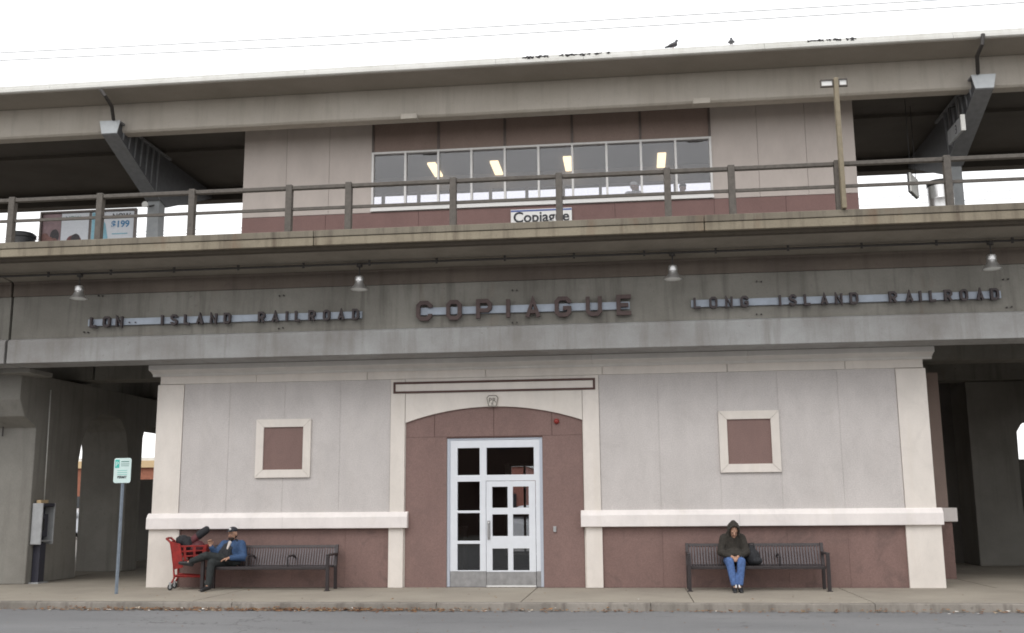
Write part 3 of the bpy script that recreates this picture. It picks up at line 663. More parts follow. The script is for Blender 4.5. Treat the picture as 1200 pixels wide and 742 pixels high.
# drain pipes from roof edge to arms
for pts, ex in (([(118, 105), (123, 112), (131, 125), (133, 140)], -12.72), ([(1152, 40), (1151, 52), (1145, 66), (1146, 86)], 8.05)):
    pp = [P(px, py, 1.46 if i < 2 else (1.75 if i == 2 else 2.2)) for i, (px, py) in enumerate(pts)]
    q0 = MB().tube(pp, .045, 8); q0.build('drain_pipe', 'pipe_dark', cn)
for px, py in ((480, 138), (822, 120)):
    p = P(px, py, 2.4); bx('junction_cover', 'canopy_beam', cn, p.x-.2, p.x+.2, 2.3, 2.49, p.z-.06, p.z+.07, .01)
# roofing scraps on the edge
for lab, segs in (('ragged black roofing scraps curling over the canopy edge above the waiting room', [(612, 640, 61.5), (655, 690, 59), (696, 718, 57)]), ('ragged black roofing scraps on the canopy edge near the marker post', [(946, 958, 46), (960, 977, 46), (976, 996, 44)])):
    mb = MB()
    for a, b, py in segs:
        xa, xb = P(a, py, 1.5).x, P(b, py, 1.5).x; x = xa
        while x < xb:
            l = random.uniform(.08, .3); n = 7; up = [(x+l*k/n, 11.872+random.uniform(-.012, .03)) for k in range(n+1)]; lo = [(x+l*k/n, 11.862-random.uniform(.0, .05)*random.choice((.2, .5, 1))) for k in range(n, -1, -1)]
            mb.prism(up+lo, 'y', 1.488, 1.496)
            if random.random() < .3:
                u = x+l*.4; mb.prism([(u, 11.81), (u+.03, 11.79), (u+.09, 11.815), (u+.07, 11.85), (u+.02, 11.84)], 'y', 1.484, 1.492)
            x += l+random.uniform(.0, .12)
    o = mb.build('roofing_scraps', 'tar'); tag(o, lab, 'roofing scraps')
    o['kind'] = 'stuff'
# pigeons
def pigeon(px, face, label):
    x = P(px, 48, 1.62).x; o = empty('pigeon', (x, 1.62, 11.89), label, 'bird', 'pigeons on the canopy roof edge')
    rot = Matrix.Rotation(face, 3, 'Z')
    def q(a, b, c): return Vector((x, 1.62, 11.89))+rot @ Vector((a, b, c))
    mb = MB(); mb.cap(q(-.05, 0, .10), q(.06, 0, .15), .05, .06); mb.cap(q(.07, 0, .17), q(.10, 0, .235), .042, .03); mb.ell(q(.112, 0, .25), (.032, .028, .028)); mb.cap(q(.135, 0, .248), q(.155, 0, .243), .009, .004)
    mb.cap(q(-.06, 0, .09), q(-.19, 0, .04), .035, .02)
    blob_obj('body', mb, .008, 'pigeon', o)
    for s in (-.02, .02): MB().tube([q(.01, s, .07), q(.015, s, .0)], .006, 6).build('leg', 'alarm', o)
    for s in (-1, 1): MB().cap(q(.06, s*.05, .14), q(-.13, s*.03, .075), .03, .012).build('wing', 'ad_dark', o)
pigeon(788, R(25), 'dark pigeon seen from the side on the canopy roof edge, nearer the centre')
pigeon(857, R(85), 'upright dark pigeon facing away on the canopy roof edge, nearer the marker post')

# ================================================================== waiting room
wr = empty('waiting_room', (-2.2, 3.6, 7.9), 'long glazed waiting room with beige and mauve walls on the platform', 'building')
RX0, RX1, RY0, RY1 = -9.8, 5.5, 3.6, 6.5
WX = [-6.39+.8455*k for k in range(11)]
ZS, ZH, ZT = 8.985, 10.43, 11.24
MB().plate(RX0, RX1, 7.9, ZT, [(WX[0], WX[-1], ZS, ZH)], RY0+.04, RY0+.16).build('front_wall', 'room_wall', wr)
bh = [(-8.9+1.02*k+.06, -8.9+1.02*(k+1)-.02, 8.75, 10.3) for k in range(13)]
MB().plate(RX0, RX1, 7.9, ZT, bh, RY1, RY1+.12).build('rear_wall', 'room_wall', wr)
bx('side_wall', 'upper_panel', wr, RX0, RX0+.1, RY0+.16, RY1, 7.9, ZT); bx('side_wall', 'upper_panel', wr, RX1-.1, RX1, RY0+.16, RY1, 7.9, ZT)
bx('room_ceiling', 'room_ceiling', wr, RX0+.1, RX1-.1, RY0+.16, RY1, 10.75, 10.8); bx('room_floor', 'room_wall', wr, RX0+.1, RX1-.1, RY0+.16, RY1, 7.91, 7.93)
for xs in ([RX0, -8.66, -7.53, WX[0]], [WX[-1], 3.2, 4.35, RX1]):
    for a, b in zip(xs, xs[1:]): bx('wall_panel', 'upper_panel', wr, a+.004, b-.004, RY0, RY0+.038, 8.895, ZT-.01)
for a, b in zip([RX0, -7.6, -5.2, -2.7, -.3, 2.1, 3.8], [-7.6, -5.2, -2.7, -.3, 2.1, 3.8, RX1]): bx('base_panel', 'upper_mauve', wr, a+.004, b-.004, RY0+.005, RY0+.038, 7.91, 8.885)
bx('window_sill', 'white', wr, WX[0]-.04, WX[-1]+.04, RY0-.05, RY0+.03, ZS-.075, ZS-.015)
for k in range(5): bx('spandrel_panel', 'spandrel', wr, WX[2*k]+.03, WX[2*k+2]-.03, RY0+.005, RY0+.038, ZH+.045, ZT-.02)
for k in range(6): bx('spandrel_mullion', 'dark_mullion', wr, WX[2*k]-.028, WX[2*k]+.028, RY0-.02, RY0+.036, ZH+.045, ZT-.02)
bx('window_head', 'mullion', wr, WX[0]-.03, WX[-1]+.03, RY0-.03, RY0+.12, ZH-.01, ZH+.04); bx('window_rail', 'mullion', wr, WX[0]-.03, WX[-1]+.03, RY0-.028, RY0+.12, ZS-.012, ZS+.035)
for x in WX: bx('mullion', 'mullion', wr, x-.026, x+.026, RY0-.03, RY0+.10, ZS+.036, ZH-.011)
for a, b in zip(WX, WX[1:]): bx('window_pane', 'glass_room', wr, a+.02, b-.02, RY0+.05, RY0+.056, ZS+.03, ZH-.005)
for h in bh:
    bx('rear_pane', 'glass_room', wr, h[0]-.01, h[1]+.01, RY1+.05, RY1+.056, h[2]-.01, h[3]+.01)
for px, py in ((510, 199), (582, 197), (666, 192), (775, 188)):
    t = (10.72-CAM.z)/((P(px, py, 5).z-CAM.z)); yy = CAM.y+t*(5-CAM.y); p = P(px, py, yy)
    bx('strip_light', 'tube_light', wr, p.x-.11, p.x+.11, p.y-.55, p.y+.55, 10.69, 10.748)
# name board on the waiting room wall
nb = empty('platform_name_board', (-2.12, 3.55, 8.4), 'white name board reading Copiague below the waiting room windows', 'sign')
p0, p1 = P(598.5, 246, 3.54), P(670, 246, 3.54)
bx('board', 'white', nb, p0.x, p1.x, 3.54, 3.58, 8.32, p0.z-.0)
bx('blue_stripe', 'sign_blue', nb, p0.x+.005, p1.x-.005, 3.533, 3.539, p0.z-.06, p0.z-.02)
text('lettering', 'Copiague', .365, (p0.x+p1.x)/2, 3.532, 8.475, 'ink', nb, .004, 'CENTER', bold=.006)

# ================================================================== things on the platform
bb = empty('advertising_board', (-14.75, 5, 7.9), 'wide framed advertising board with three posters on the platform', 'billboard')
a, b, zt, zb = -16.15, -13.36, 9.71, 8.15
MB().plate(a, b, zb, zt, [(a+.05, b-.05, zb+.05, zt-.05)], 4.96, 5.06).build('frame', 'dark_mullion', bb)
for x in (a+.3, b-.3): bx('leg', 'dark_mullion', bb, x-.04, x+.04, 5.0, 5.08, 7.9, zb)
bx('backing', 'dark_mullion', bb, a+.05, b-.05, 5.03, 5.05, zb+.05, zt-.05)
def rect(name, mat, x0, x1, z0, z1, y, par): return bx(name, mat, par, x0, x1, y, y+.004, z0, z1)
q1 = rect('poster', 'ad_mauve', a+.06, -15.55, zb+.06, zt-.06, 5.02, bb)
q2 = rect('poster', 'ad_white', -15.54, -14.74, zb+.06, zt-.06, 5.02, bb)
q3 = rect('poster', 'ad_white', -14.66, b-.06, zb+.06, zt-.06, 5.02, bb)
def blot(par, mat, cx, cz, rx, rz, y, name='picture'):
    n = 18; MB().prism([(cx+rx*math.cos(2*math.pi*k/n)*random.uniform(.97, 1.03), cz+rz*math.sin(2*math.pi*k/n)*random.uniform(.97, 1.03)) for k in range(n)], 'y', y, y+.003).build(name, mat, par)
for cx, cz, rx, rz, mt in ((-16.0, 8.95, .13, .16, 'ad_figure'), (-15.72, 9.02, .13, .19, 'ad_dark'), (-15.88, 8.85, .14, .16, 'ad_figure'), (-15.72, 8.86, .09, .10, 'ad_figure')): blot(q1, mt, cx, cz, rx, rz, 5.016-.0005*len(q1.children)*4)
for cx, cz, rx, rz, mt in ((-15.15, 8.85, .22, .18, 'ad_red'), (-15.1, 8.92, .13, .14, 'ad_dark')): blot(q2, mt, cx, cz, rx, rz, 5.016-.002*len(q2.children))
text('lettering', 'NOW', .17, -15.2, 5.013, 9.45, 'ink_green', q2, .003, 'CENTER')
MB().prism([(-14.65, 8.2), (-14.2, 8.2), (-14.15, 8.8), (-14.25, 9.3), (-14.45, 9.62), (-14.65, 9.64)], 'y', 5.014, 5.018).build('picture', 'ad_cyan', q3)
text('lettering', 'NOW', .2, -13.8, 5.012, 9.45, 'ink', q3, .003, 'CENTER', bold=.004)
text('lettering', '$199', .26, -13.82, 5.012, 9.2, 'blue_ink', q3, .003, 'CENTER', bold=.006)
for zz in (9.0,): rect('small_print', 'ad_cyan', -14.05, -13.6, zz, zz+.03, 5.012, q3)
# litter bins
def drum(name, x, y, z, r, h, label, mat, lid):
    o = empty(name, (x, y, z), label, 'bin')
    MB().lathe([(r*.95, 0), (r, .02), (r, h*.3), (r*1.02, h*.31), (r*1.02, h*.33), (r, h*.34), (r, h*.66), (r*1.02, h*.67), (r*1.02, h*.69), (r, h*.7), (r, h)], (x, y, z), 24).build('drum', mat, o)
    if lid: MB().lathe([(r*1.08, h), (r*1.08, h+.08), (r*.9, h+.13), (r*.3, h+.17), (0, h+.175)], (x, y, z), 24).build('lid', 'black', o)
    else: MB().lathe([(r*1.03, h-.12), (r*1.03, h+.01), (r*.97, h+.01), (r*.97, h-.1)], (x, y, z), 24).build('liner_rim', 'black', o)
    return o
p = P(26, 275, 4.2); drum('litter_bin', p.x, 4.2, 7.9, .33, p.z-7.9-.10, 'black domed litter bin on the platform beside the advertising board', 'black', True)
p = P(1101, 214, 4.3); drum('litter_bin', p.x, 4.3, 7.9, .30, p.z-7.9, 'round steel litter bin on the platform beside the canopy column', 'steel', False)
# loudspeaker by the left column
p = P(172, 241, 4.6); ls = empty('loudspeaker', p, 'small white horn loudspeaker fixed to the canopy column', 'loudspeaker')
MB().lathe([(.02, .1), (.035, .07), (.04, 0), (.085, -.11), (.09, -.115), (.06, -.11)], p, 16, 'y').build('horn', 'offwhite', ls)
MB().tube([p+Vector((0, .1, 0)), p+Vector((.2, .25, .1))], .02, 6).build('bracket', 'pipe_dark', ls)
# hanging direction signs on the right
p = P(1071, 216, 4.0); hs = empty('hanging_sign', p, 'pale square sign hanging at an angle under the canopy', 'sign')
ro = Matrix.Rotation(R(62), 3, 'Z')
def hb(name, mat, x0, x1, y0, y1, z0, z1):
    mb = MB().box(x0, x1, y0, y1, z0, z1); mb.v = [tuple(ro @ Vector(v)+p) for v in mb.v]; return mb.build(name, mat, hs)
hb('panel', 'offwhite', -.36, .36, -.02, .02, -.26, .2); hb('frame', 'black', -.375, .375, .021, .06, -.275, .215)
for s in (-.25, .25):
    a = ro @ Vector((s, 0, .2))+p; MB().tube([a, (a.x, a.y, 11.24)], .007, 6).build('hanger', 'black', hs)
ts = empty('track_sign', (7.75, 3.2, 10.2), 'white edged sign with a 3 hanging along the right canopy arm', 'sign')
pa, pb = P(1134, 150, 2.75), P(1118, 166, 3.6)
bx('panel', 'phone_grey', ts, 7.70, 7.76, 2.7, 3.75, 10.02, 10.36); bx('end_cap', 'offwhite', ts, 7.68, 7.78, 2.66, 2.70, 10.0, 10.38)
text('numeral', '3', .3, 7.697, 3.1, 10.08, 'ink', ts, .004, 'CENTER', rotz=-90)
for yy in (2.9, 3.6): MB().tube([(7.73, yy, 10.36), (7.73, yy, 10.9), (7.95, yy, 10.95)], .015, 6).build('hanger', 'pipe_dark', ts)
# marker post on the railing
mp = empty('marker_post', (3.9, -2.34, 6.84), 'tall tan post with two small white plates standing above the railing', 'post')
MB().box(3.865, 3.945, -2.40, -2.27, 6.845, 9.35).build('post', 'post_tan', mp, .01)
for a, b in ((3.625, 3.858), (3.952, 4.115)):
    MB().plate(a, b, 9.19, 9.335, [(a+.018, b-.018, 9.21, 9.315)], -2.36, -2.30).build('plate_frame', 'rail_paint', mp)
    bx('plate', 'white', mp, a+.018, b-.018, -2.335, -2.32, 9.21, 9.315)

# ================================================================== street furniture
def bench_proto(arms):
    o = empty('bench', (0, 0, 0), 'bench', 'bench', 'black steel benches against the wall'); Lb = 1.27
    for s in (-1, 1):
        fr = MB(); x = s*Lb
        MB().box(x-.032, x+.032, -.86, -.80, 0, .66).build('leg', 'bench', o, .006); MB().prism([(-.30, 0), (-.24, 0), (-.26, .45), (-.155, .86), (-.215, .86), (-.32, .45)], 'x', x-.03, x+.03).build('leg', 'bench', o, .006)
        bx('armrest', 'bench', o, x-.034, x+.034, -.86, -.26, .661, .70, .008)
        bx('foot', 'bench', o, x-.05, x+.05, -.89, -.77, .001, .012)
    bx('front_rail', 'bench', o, -Lb+.035, Lb-.035, -.79, -.74, .40, .455, .006); bx('back_rail', 'bench', o, -Lb+.035, Lb-.035, -.31, -.27, .42, .465, .004)
    MB().prism([(-.20, .80), (-.155, .80), (-.14, .85), (-.185, .85)], 'x', -Lb+.035, Lb-.035).build('top_rail', 'bench', o)
    sl = MB().prism([(-.29, .465), (-.28, .46), (-.17, .80), (-.18, .805)], 'x', -.016, .016).mesh('back_slat'); sl.materials.append(M['bench_slat'])
    ss = MB().box(-.016, .016, -.74, -.30, .44, .450).mesh('seat_slat'); ss.materials.append(M['bench_slat'])
    n = 46
    for k in range(n):
        x = -Lb+.06+(2*Lb-.12)*k/(n-1)
        for nm, me in (('back_slat', sl), ('seat_slat', ss)):
            c = bpy.data.objects.new(nm, me); col.objects.link(c); c.parent = o; c.location = (x, 0, 0)
    for ax in arms: MB().tube([(ax, -.70, .45), (ax, -.72, .62), (ax, -.66, .655), (ax, -.34, .655), (ax, -.22, .6)], .02, 8).build('middle_armrest', 'bench', o)
    return o
b1 = bench_proto([-.42, .42]); b1.location = (2.23, 0, 0); b1['label'] = 'black slatted steel bench with the hooded person sitting on it'
b2 = copy_tree(b1); b2.location = (-7.28, 0, 0); b2['label'] = 'black slatted steel bench beside the red cart with the man in blue jacket'
# parking sign
sx, sy = -9.93, -1.6
ps = empty('parking_sign', (sx, sy, 0), 'small white and green parking sign on a grey post near the kerb', 'sign')
MB().prism([(sx-.035, sy), (sx-.012, sy-.03), (sx+.012, sy-.03), (sx+.035, sy), (sx+.03, sy+.004), (sx+.01, sy-.022), (sx-.01, sy-.022), (sx-.03, sy+.004)], 'z', 0, 2.45).build('post', 'sign_post', ps)
zc, zw, zh = 2.34, .175, .24
rr_ = .04; corner = []
for cx, cz, a0 in ((zw-rr_, zh-rr_, 0), (-zw+rr_, zh-rr_, 90), (-zw+rr_, -zh+rr_, 180), (zw-rr_, -zh+rr_, 270)):
    for k in range(5): corner.append((sx+cx+rr_*math.cos(R(a0+22.5*k)), zc+cz+rr_*math.sin(R(a0+22.5*k))))
fc = MB().prism(corner, 'y', sy-.042, sy-.034).build('panel', 'sign_face', ps)
bx('green_block', 'sign_green', fc, sx-.155, sx-.065, sy-.045, sy-.043, zc+.05, zc+.21)
text('lettering', 'P', .13, sx-.112, sy-.047, zc+.08, 'sign_face', fc, .002, 'CENTER')
for zz, ww, hh_ in ((.17, .08, .018), (.125, .085, .012), (.09, .08, .010)): bx('print_line', 'ink_green', fc, sx+.05-ww, sx+.05+ww, sy-.045, sy-.043, zc+zz-hh_/2, zc+zz+hh_/2)
text('lettering', 'PERMIT', .062, sx, sy-.045, zc-.15, 'ink', fc, .002, 'CENTER', bold=.002, wide=.95)
for zz in (.0, -.04, -.08): bx('print_line', 'sign_green', fc, sx-.10, sx+.10, sy-.045, sy-.043, zc+zz-.004, zc+zz+.004)
# payphone
ph = empty('payphone', (-13.14, 1.12, 0), 'grey payphone on a pedestal against the concrete viaduct leg', 'payphone')
bx('pedestal', 'phone_dark', ph, -13.25, -13.09, 1.0, 1.22, .0, .86); bx('foot', 'phone_grey', ph, -13.265, -13.04, .92, 1.32, .001, .03)
for yy in (.86, 1.34): bx('side_panel', 'phone_grey', ph, -13.26, -13.01, yy, yy+.04, .84, 1.74, .015)
bx('hood', 'phone_dark', ph, -13.26, -13.0, .902, 1.338, 1.66, 1.74, .02); bx('back_panel', 'phone_dark', ph, -13.262, -13.23, .902, 1.338, .86, 1.65)
bx('telephone', 'phone_dark', ph, -13.228, -13.10, .98, 1.26, 1.0, 1.5, .01)
bx('handset', 'black', ph, -13.10, -13.05, 1.0, 1.06, 1.14, 1.40, .02); bx('shelf', 'phone_grey', ph, -13.228, -13.05, .905, 1.335, .9, .93)
bx('sign_cap', 'cream_far', ph, -13.22, -13.12, .95, 1.25, 1.742, 1.81)

# shopping cart (long axis along X, handle on the left)
CX, CY = -9.62, -.12
sc = empty('shopping_cart', (-9.2, -.35, 0), 'red plastic shopping cart loaded with bags beside the bench', 'shopping cart')
CW = .25; cy = -.38
def pl4(name, vs, mat, th=.018, par=None):
    me_ = MB().add(vs, [tuple(range(len(vs)))]).build(name, mat, par or sc); md = me_.modifiers.new('s', 'SOLIDIFY'); md.thickness = th; md.offset = 0; return me_
x0 = -9.60
for s in (-1, 1):
    y = cy+s*CW
    fr = MB().plate(0, 1, 0, 1, [(.08+.3*i, .30+.3*i, .12+.29*j, .32+.29*j) for i in range(3) for j in range(3)], 0, .016)
    bl = [(x0+.13, .52), (x0+.86, .60), (x0+.90, .90), (x0+.06, .90)]
    fr.v = [((bl[0][0]*(1-u)+bl[1][0]*u)*(1-t)+(bl[3][0]*(1-u)+bl[2][0]*u)*t, y+v_*1-.008+s*.02*(t-.5), (bl[0][1]*(1-u)+bl[1][1]*u)*(1-t)+(bl[3][1]*(1-u)+bl[2][1]*u)*t) for u, v_, t in fr.v]
    fr.build('basket_side', 'red_plastic', sc, .004)
    MB().tube([(x0-.02, y, .98), (x0+.03, y, .80), (x0+.09, y, .50), (x0+.12, y, .25), (x0+.06, y, .15)], .024, 8).build('frame_tube', 'red_plastic', sc)
    MB().tube([(x0+.10, y, .30), (x0+.80, y*.7+cy*.3, .26), (x0+.84, y*.7+cy*.3, .15)], .02, 8).build('frame_tube', 'red_plastic', sc)
    MB().tube([(x0-.12, y, 1.04), (x0-.02, y, .97), (x0+.08, y, .93)], .026, 8).build('handle_arm', 'red_plastic', sc)
    for wx, wy in ((x0+.03, y), (x0+.84, y*.7+cy*.3)):
        wh = MB().lathe([(.0, -.018), (.055, -.018), (.066, -.012), (.066, .012), (.055, .018), (.0, .018)], (wx, wy, .067), 18, 'y').build('wheel', 'rubber', sc)
        MB().lathe([(.0, -.021), (.03, -.021), (.03, .021), (0, .021)], (wx, wy, .067), 12, 'y').build('hub', 'phone_grey', wh)
        MB().prism([(wx-.03, .16), (wx+.03, .16), (wx+.015, .06), (wx-.015, .06)], 'y', wy-.026, wy-.022).prism([(wx-.03, .16), (wx+.03, .16), (wx+.015, .06), (wx-.015, .06)], 'y', wy+.022, wy+.026).build('caster_fork', 'phone_grey', sc)
pl4('basket_back', [(x0+.06, cy-CW, .90), (x0+.06, cy+CW, .90), (x0+.13, cy+CW, .50), (x0+.13, cy-CW, .50)], 'red_plastic')
pl4('basket_floor', [(x0+.13, cy-CW, .52), (x0+.13, cy+CW, .52), (x0+.86, cy+CW, .60), (x0+.86, cy-CW, .60)], 'red_plastic')
pl4('basket_front', [(x0+.86, cy-CW, .60), (x0+.86, cy+CW, .60), (x0+.90, cy+CW, .90), (x0+.90, cy-CW, .90)], 'red_plastic')
pl4('child_seat_back', [(x0-.03, cy-CW, .98), (x0-.03, cy+CW, .98), (x0+.16, cy+CW, .62), (x0+.16, cy-CW, .62)], 'red_plastic', .03)
pl4('side_shield', [(x0-.0, cy-CW-.03, .985), (x0+.24, cy-CW-.03, .93), (x0+.34, cy-CW-.03, .46), (x0+.12, cy-CW-.03, .42)], 'red_plastic', .03)
pl4('lower_tray', [(x0+.12, cy-CW, .27), (x0+.12, cy+CW, .27), (x0+.82, cy+CW*.7, .25), (x0+.82, cy-CW*.7, .25)], 'red_plastic')
MB().tube([(x0-.12, cy-CW, 1.04), (x0-.13, cy, 1.045), (x0-.12, cy+CW, 1.04)], .022, 10).build('handle', 'red_plastic', sc)
# bags in the cart
mb = MB(); mb.ell((x0+.24, cy, .98), (.17, .19, .13)); mb.ell((x0+.38, cy-.06, .93), (.14, .15, .15)); mb.ell((x0+.2, cy+.08, 1.04), (.12, .1, .06)); mb.cap((x0+.34, cy-.12, 1.04), (x0+.42, cy-.16, .86), .06, .07); mb.cap((x0+.12, cy-.05, 1.02), (x0+.3, cy-.1, 1.06), .05, .05)
tag(blob_obj('plastic_bag', mb, .015, 'black_cloth', None), 'lumpy black bag on top of the red cart near its handle', 'bag')
mb = MB(); mb.ell((x0+.50, cy, .80), (.30, .19, .17)); mb.ell((x0+.66, cy-.05, .84), (.18, .16, .15))
tag(blob_obj('blanket_bundle', mb, .015, 'maroon', None), 'dark maroon bundle filling the basket of the red cart', 'bundle')
du = empty('duffel_roll', (x0+.3, cy-.02, .9), 'long maroon roll with black end sticking up from the cart', 'bag')
mb = MB(); mb.cap((x0+.30, cy-.05, .86), (x0+.68, cy-.05, 1.11), .085, .085); blob_obj('roll', mb, .015, 'maroon', du)
mb = MB(); mb.cap((x0+.66, cy-.05, 1.10), (x0+.84, cy-.05, 1.20), .098, .088); blob_obj('end_cover', mb, .014, 'black_cloth', du)

CM = Matrix.Translation((-9.03, -.43, 0)) @ Matrix.Rotation(R(15), 4, 'Z') @ Matrix.Diagonal((.77, 1, .97, 1)) @ Matrix.Translation((9.2, .35, 0))
for o in [o for o in col.objects if o.parent is None and o.name.split('.')[0] in ('plastic_bag', 'blanket_bundle')]: o.data.transform(CM)
sc.matrix_world = CM @ Matrix.Translation((-9.2, -.35, 0)); du.matrix_world = CM @ Matrix.Translation(du.location)
# ================================================================== people
def hand(mb, wr_, d, up, side, curl=.6, s=1.0):
    """palm and five fingers; d = pointing direction, up = back of the hand, side = +1/-1 where the thumb leaves"""
    d = Vector(d).normalized(); up = Vector(up); up = (up-d*up.dot(d)).normalized(); sd_ = d.cross(up)*side
    w_ = Vector(wr_)
    for k in range(4):
        o_ = sd_*(.030-.020*k)*s
        mb.cap(w_+o_*.6+d*.012, w_+o_+d*.082*s, .014*s, .012*s, 8)
        ln = (.030, .034, .032, .025)[k]*s; c1 = curl*.8; c2 = curl*1.7
        a = w_+o_+d*.082*s; b = a+(d*math.cos(c1)-up*math.sin(c1))*ln*1.25; e = b+(d*math.cos(c2)-up*math.sin(c2))*ln
        mb.cap(a, b, .0105*s, .0095*s, 8); mb.cap(b, e, .0095*s, .0085*s, 8)
    a = w_+sd_*.022*s+d*.02; b = a+(sd_*.75+d*.6-up*.25).normalized()*.042*s; e = b+(d*.9-up*.4+sd_*.1).normalized()*.030*s
    mb.cap(a, b, .014*s, .0115*s, 8); mb.cap(b, e, .0115*s, .0095*s, 8)
def head(mb, root, c, f, down=0, mats=('skin',), s=1.0):
    """head turned to f (XY angle vector), nodding by down"""
    f = Vector(f).normalized(); z = Vector((0, 0, 1)); sx_ = f.cross(z).normalized()
    fd = (f*math.cos(down)-z*math.sin(down)).normalized(); uz = sx_.cross(fd).normalized()
    rot = Matrix((sx_, fd, uz)).transposed(); c = Vector(c)
    L = lambda a, b, h: c+(sx_*a+fd*b+uz*h)*s
    mb.ell(L(0, -.01, .02), (.076*s, .095*s, .10*s), rot); mb.ell(L(0, .03, -.055), (.058*s, .06*s, .06*s), rot); mb.ell(L(0, .055, -.02), (.052*s, .04*s, .07*s), rot)
    mb.cap(L(0, .092, .005), L(0, .112, -.028), .010*s, .014*s); mb.ell(L(0, .075, -.092), (.025*s, .018*s, .018*s), rot)
    for t in (-1, 1):
        mb.ell(L(t*.078, -.01, -.01), (.010*s, .022*s, .032*s), rot); mb.cap(L(t*.03, .084, .028), L(t*.05, .074, .026), .008*s, .007*s)
        MB().ell(L(t*.031, .083, .006), (.012*s, .010*s, .008*s), rot, 8).build('eye', 'ink', root)
    MB().cap(L(-.022, .090, -.055), L(.022, .090, -.055), .0065*s, .0065*s).build('mouth', 'ad_red', root)
    return L, rot
def shoe(root, an, toe, mat, sole):
    an, toe = Vector(an), Vector(toe); d = (toe-an); d = d.normalized()
    up = Vector((0, 0, 1)); up = (up-d*up.dot(d)).normalized()
    mb = MB(); heel = an-up*.045-d*.03
    mb.cap(heel, heel+d*.12+up*.005, .043, .045); mb.cap(heel+d*.12, heel+d*.225-up*.008, .045, .036); mb.cap(an+up*.01, heel+d*.05, .045, .045)
    o = blob_obj('shoe', mb, .009, mat, root)
    if sole:
        mb = MB(); mb.cap(heel-up*.028, heel+d*.22-up*.03, .036, .034); so_ = MB(); so_.v = mb.v; so_.f = mb.f; so_.sm = mb.sm
        mid = heel-up*.03
        so_.v = [tuple(Vector(v)-up*((Vector(v)-mid).dot(up))*.65) for v in so_.v]; so_.build('sole', sole, o)
# --- hooded person on the right bench
cx = P(860, 655, -.55).x
pr = empty('person', (cx, -.5, 0), 'hunched person in dark hooded coat and blue jeans on the bench, hands clasped', 'person')
V = lambda x, y, z: Vector((cx+x, y, z))
body = MB()
body.cap(V(0, -.42, .55), V(0, -.46, .80), .13, .14); body.cap(V(0, -.46, .80), V(0, -.52, .98), .15, .12); body.cap(V(-.15, -.5, .97), V(.15, -.5, .97), .06, .06); body.cap(V(0, -.53, .98), V(.005, -.60, 1.08), .055, .05)
for s in (-1, 1):
    body.cap(V(s*.17, -.5, .96), V(s*.235, -.57, .70), .05, .042); body.cap(V(s*.235, -.57, .70), V(s*.055, -.80, .625), .042, .03)
    body.cap(V(s*.09, -.42, .53), V(s*.105, -.86, .53), .085, .06); body.cap(V(s*.105, -.86, .53), V(s*.045, -.98, .11), .058, .036); body.cap(V(s*.045, -.98, .11), V(s*.05, -1.06, .05), .036, .03)
    hand(body, V(s*.055, -.80, .625), (-s*.55, -.8, -.25), (0, -.35, .9), s, .75)
Lf, hr = head(body, pr, V(.01, -.66, 1.10), (.05, -1, 0), .55)
blob_obj('body', body, .0065, 'skin', pr, 2)
mb = MB()
mb.cap(V(0, -.40, .55), V(0, -.46, .78), .19, .19); mb.cap(V(0, -.46, .78), V(0, -.52, .96), .19, .15); mb.cap(V(-.14, -.5, .965), V(.14, -.5, .965), .09, .09); mb.ell(V(0, -.60, .66), (.20, .13, .12)); mb.ell(V(0, -.42, .52), (.21, .19, .10))
for s in (-1, 1): mb.cap(V(s*.165, -.5, .955), V(s*.235, -.57, .70), .088, .078); mb.cap(V(s*.235, -.57, .70), V(s*.085, -.76, .635), .076, .056)
blob_obj('coat', mb, .012, 'coat', pr, 3)
hd = MB()
for k in range(13):   # hood: rings around the face opening
    a = 2*math.pi*k/13; hd.cap(Lf(.095*math.cos(a), .045+.01*math.sin(a), .02+.125*math.sin(a)), Lf(.09*math.cos(a), -.06, .03+.11*math.sin(a)), .024, .032)
hd.ell(Lf(0, -.075, .03), (.115, .07, .125), hr); hd.cap(Lf(-.06, -.07, -.10), Lf(.06, -.07, -.10), .07, .07); hd.cap(Lf(-.08, .0, -.12), Lf(.08, .0, -.12), .05, .05); hd.cap(Lf(0, .0, .13), Lf(0, -.08, .12), .045, .06)
blob_obj('hood', hd, .012, 'coat', pr, 3)
mb = MB()
for s in (-1, 1): mb.cap(V(s*.09, -.42, .54), V(s*.108, -.85, .545), .105, .082); mb.cap(V(s*.108, -.86, .535), V(s*.055, -.97, .15), .082, .062)
blob_obj('jeans', mb, .012, 'jeans', pr, 3)
for s in (-1, 1): shoe(pr, V(s*.055, -.985, .10), V(s*.06, -1.2, .06), 'black', 'white')
for s in (-1, 1):
    MB().cap(V(s*.028+.002, -1.04, .125), V(s*.033, -1.12, .095), .014, .012).build('shoe_stripe', 'white', pr)
# bag next to the hooded person
bc = P(882, 652, -.5)
bg_ = empty('shoulder_bag', (bc.x, -.5, .45), 'slouched black bag on the bench beside the hooded person', 'bag')
mb = MB(); mb.ell((bc.x, -.48, .60), (.15, .13, .16)); mb.ell((bc.x-.03, -.46, .72), (.10, .10, .12)); mb.ell((bc.x+.05, -.5, .54), (.13, .13, .085))
blob_obj('body', mb, .014, 'black_cloth', bg_)
MB().tube([(bc.x-.08, -.5, .75), (bc.x-.06, -.52, .86), (bc.x+.02, -.5, .87), (bc.x+.06, -.5, .72)], .012, 6).build('strap', 'black', bg_)

